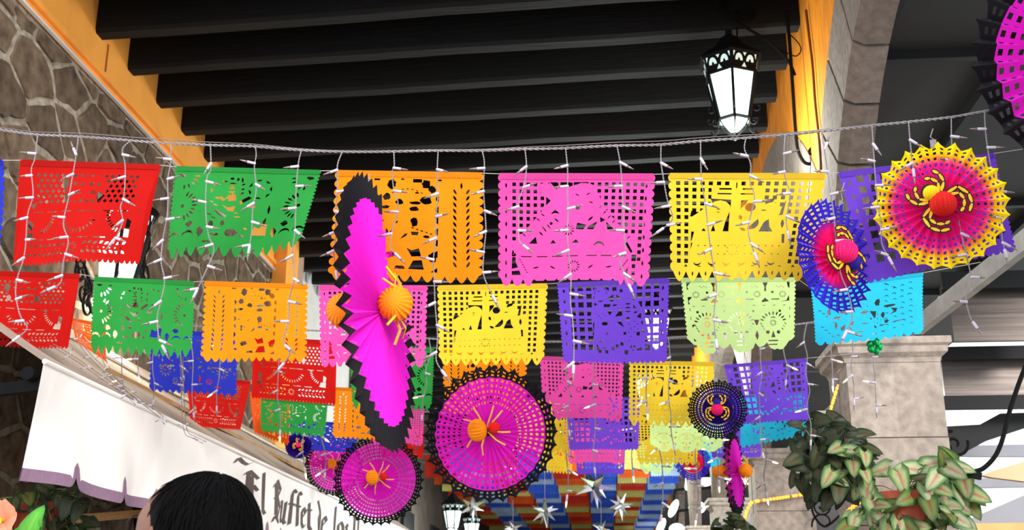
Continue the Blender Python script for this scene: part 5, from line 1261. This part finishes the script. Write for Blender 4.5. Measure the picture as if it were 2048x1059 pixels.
# head surface
V = []; nu, nv = 36, 26
for i in range(nv + 1):
    th = PI * i / nv; z = math.cos(th)
    for j in range(nu):
        a = 2 * PI * j / nu; f_, s_ = math.cos(a) * math.sin(th), math.sin(a) * math.sin(th)
        rf_, rs, rz = .100, .076, .118
        if z < 0: rs *= 1 - .30 * (-z) ** 1.2; rf_ *= (1 - .12 * (-z)) if f_ > 0 else (1 - .35 * (-z))
        p = [f_ * rf_, s_ * rs, z * rz]
        if f_ > 0:
            g = lambda y0, z0, sy, sz: math.exp(-((p[1] - y0) / sy) ** 2 - ((p[2] - z0) / sz) ** 2)
            p[0] += .020 * g(0, -.030, .011, .016) + .010 * g(0, -.012, .009, .022) + .006 * g(.028, .018, .02, .008) + .006 * g(-.028, .018, .02, .008)
            p[0] -= .010 * g(.030, 0, .013, .010) + .010 * g(-.030, 0, .013, .010)
            p[0] += .006 * g(0, -.060, .02, .006) + .008 * g(0, -.098, .02, .014) - .003 * g(0, -.066, .02, .003)
        V.append(hc + fw * p[0] + sd_ * p[1] + up * p[2])
head = MB().add(V, [(i * nu + j, (i + 1) * nu + j, (i + 1) * nu + (j + 1) % nu, i * nu + (j + 1) % nu) for i in range(nv) for j in range(nu)]).build('head', M_skin, person, smooth=True)
for s in (1, -1):
    MB().ball(hc + fw * .077 + sd_ * .030 * s, .011, 12, 8).build('eye', mat('eye_white', (230, 226, 220), .2), head, smooth=True)
    MB().ball(hc + fw * .0855 + sd_ * .030 * s, .005, 8, 6).build('iris', M_hair, head, smooth=True)
    MB().ball(hc - fw * .005 + sd_ * .076 * s - up * .012, .030, 12, 8, 0, 0, (.30, .55, 1), None).build('ear', M_skin, head, smooth=True)
    MB().tube([hc + fw * .098 + sd_ * .030 * s + (fw * -.004 * (k % 2)) + sd_ * .024 * math.cos(k * PI / 6) + up * .018 * math.sin(k * PI / 6) for k in range(12)], .0022, 5, close=True).build('glasses_rim', M_blk, head)
MB().tube([hc + fw * .088 - up * .067 + sd_ * t * .022 - fw * abs(t) * .008 for t in (-1, -.5, 0, .5, 1)], [.002, .004, .0045, .004, .002], 6).build('mouth', mat('lips', (130, 70, 66)), head)
# hair: a full cap with strand ridges, fringe lifted in front, falling to the nape
V = []; nu, nv = 96, 30
R = random.Random(4); ridge = [R.uniform(-1, 1) for _ in range(nu)]
for i in range(nv + 1):
    t = i / nv
    for j in range(nu):
        a = 2 * PI * j / nu; front = max(0, math.cos(a))
        th = t * (PI * .74 - .39 * PI * front ** 1.6)          # hairline higher in front
        rf_ = .112 if math.cos(a) > 0 else .128
        f_, s_, z = math.cos(a) * math.sin(th) * rf_, math.sin(a) * math.sin(th) * .100, math.cos(th) * .124
        if th > PI / 2: f_ *= 1 + .05 * (th - PI / 2); s_ *= 1.0
        k = 1 + .014 * ridge[j] * min(1, t * 3) + .012 * math.sin(a * 9 + t * 7) * min(1, 3 * t) + .022 * math.sin(a * 4 + 1.3) * math.sin(t * 7 + .5) * min(1, 2 * t) + .36 * front ** 3 * t
        if t > .96: k *= .93
        V.append(HC + fw * f_ * k + sd_ * s_ * k + up * (z * (1 + .004 * ridge[j]) + .004))
hair = MB().add(V, [(i * nu + j, (i + 1) * nu + j, (i + 1) * nu + (j + 1) % nu, i * nu + (j + 1) % nu) for i in range(nv) for j in range(nu)]).build('hair', M_hair, person, smooth=True)
st = MB()
for k in range(420):
    a = R.uniform(0, 2 * PI); front = max(0, math.cos(a)); tm = (PI * .74 - .39 * PI * front ** 1.6); P = []; t0 = R.uniform(.05, .6); t1 = min(1.02, t0 + R.uniform(.25, .5)); da = R.uniform(-.25, .25); lift = R.uniform(1.0, 1.022)
    for q in range(6):
        t = t0 + (t1 - t0) * q / 5; th = t * tm; aa = a + da * q / 5; rf_ = .112 if math.cos(aa) > 0 else .128
        P.append(HC + (fw * math.cos(aa) * math.sin(th) * rf_ + sd_ * math.sin(aa) * math.sin(th) * .100) * (lift + .36 * front ** 3 * t) + up * (math.cos(th) * .124 * lift + .004))
    st.tube(P, [.0012, .0022, .0024, .0022, .0016, .0006], 4)
so = st.build('hair_strand', M_hair, hair); so['kind'] = 'stuff'
# body grown with a skin modifier
def skin_body():
    me = bpy.data.meshes.new('body'); vs = []; es = []; rs = []
    def add(p, r, par=None): vs.append(Vector(p)); rs.append(r); (es.append((par, len(vs) - 1)) if par is not None else None); return len(vs) - 1
    B = Vector((hc.x, hc.y, 0)) - FW * .035; at = lambda f, s, z: B + FW * f + SD * s + UP * z
    pel = add(at(0, 0, .93), (.15, .12)); ab = add(at(.01, 0, 1.10), (.14, .11), pel); ch = add(at(0, 0, 1.30), (.165, .12), ab); nb = add(at(-.01, 0, 1.43), (.075, .07), ch); nt = add(at(.0, 0, 1.53), (.055, .055), nb)
    for s in (1, -1):
        sh = add(at(-.01, .17 * s, 1.375), (.062, .062), ch); el = add(at(-.03, .23 * s, 1.10), (.043, .043), sh); wr = add(at(.05, .24 * s, .87), (.028, .028), el); pa = add(at(.065, .24 * s, .80), (.034, .02), wr)
        for q in range(4):
            f0 = add(at(.035 + .022 * q, .24 * s, .74), (.010, .010), pa); f1 = add(at(.04 + .022 * q, .235 * s, .705 - .006 * (q in (1, 2))), (.009, .009), f0); add(at(.042 + .02 * q, .225 * s, .68 - .008 * (q in (1, 2))), (.007, .007), f1)
        t0 = add(at(.105, .235 * s, .79), (.011, .011), pa); add(at(.125, .225 * s, .755), (.009, .009), t0)
        hp = add(at(0, .095 * s, .86), (.085, .085), pel); kn = add(at(.02, .10 * s, .50), (.058, .058), hp); an = add(at(-.01, .10 * s, .09), (.040, .040), kn); toe = add(at(.14, .11 * s, .035), (.038, .034), an)
    me.from_pydata([tuple(v) for v in vs], es, []); o = bpy.data.objects.new('body', me); C.objects.link(o)
    md = o.modifiers.new('s', 'SKIN'); o.modifiers.new('u', 'SUBSURF').levels = 2
    for i, r in enumerate(rs): me.skin_vertices[0].data[i].radius = r
    me.skin_vertices[0].data[0].use_root = True
    dg = bpy.context.evaluated_depsgraph_get(); m2 = bpy.data.meshes.new_from_object(o.evaluated_get(dg)); bpy.data.objects.remove(o)
    m2.transform(Matrix.Translation(-Vector((HC.x, HC.y, 0)))); m2.materials.clear(); m2.materials.append(M_shirt); m2.materials.append(M_skin)
    for p in m2.polygons:
        z = p.center.z; p.use_smooth = True
        p.material_index = 1 if z > 1.47 or (.62 < z < .88 and abs(p.center.dot(SD)) > .19) else 0
    o = bpy.data.objects.new('body', m2); C.objects.link(o); o.parent = person
skin_body()
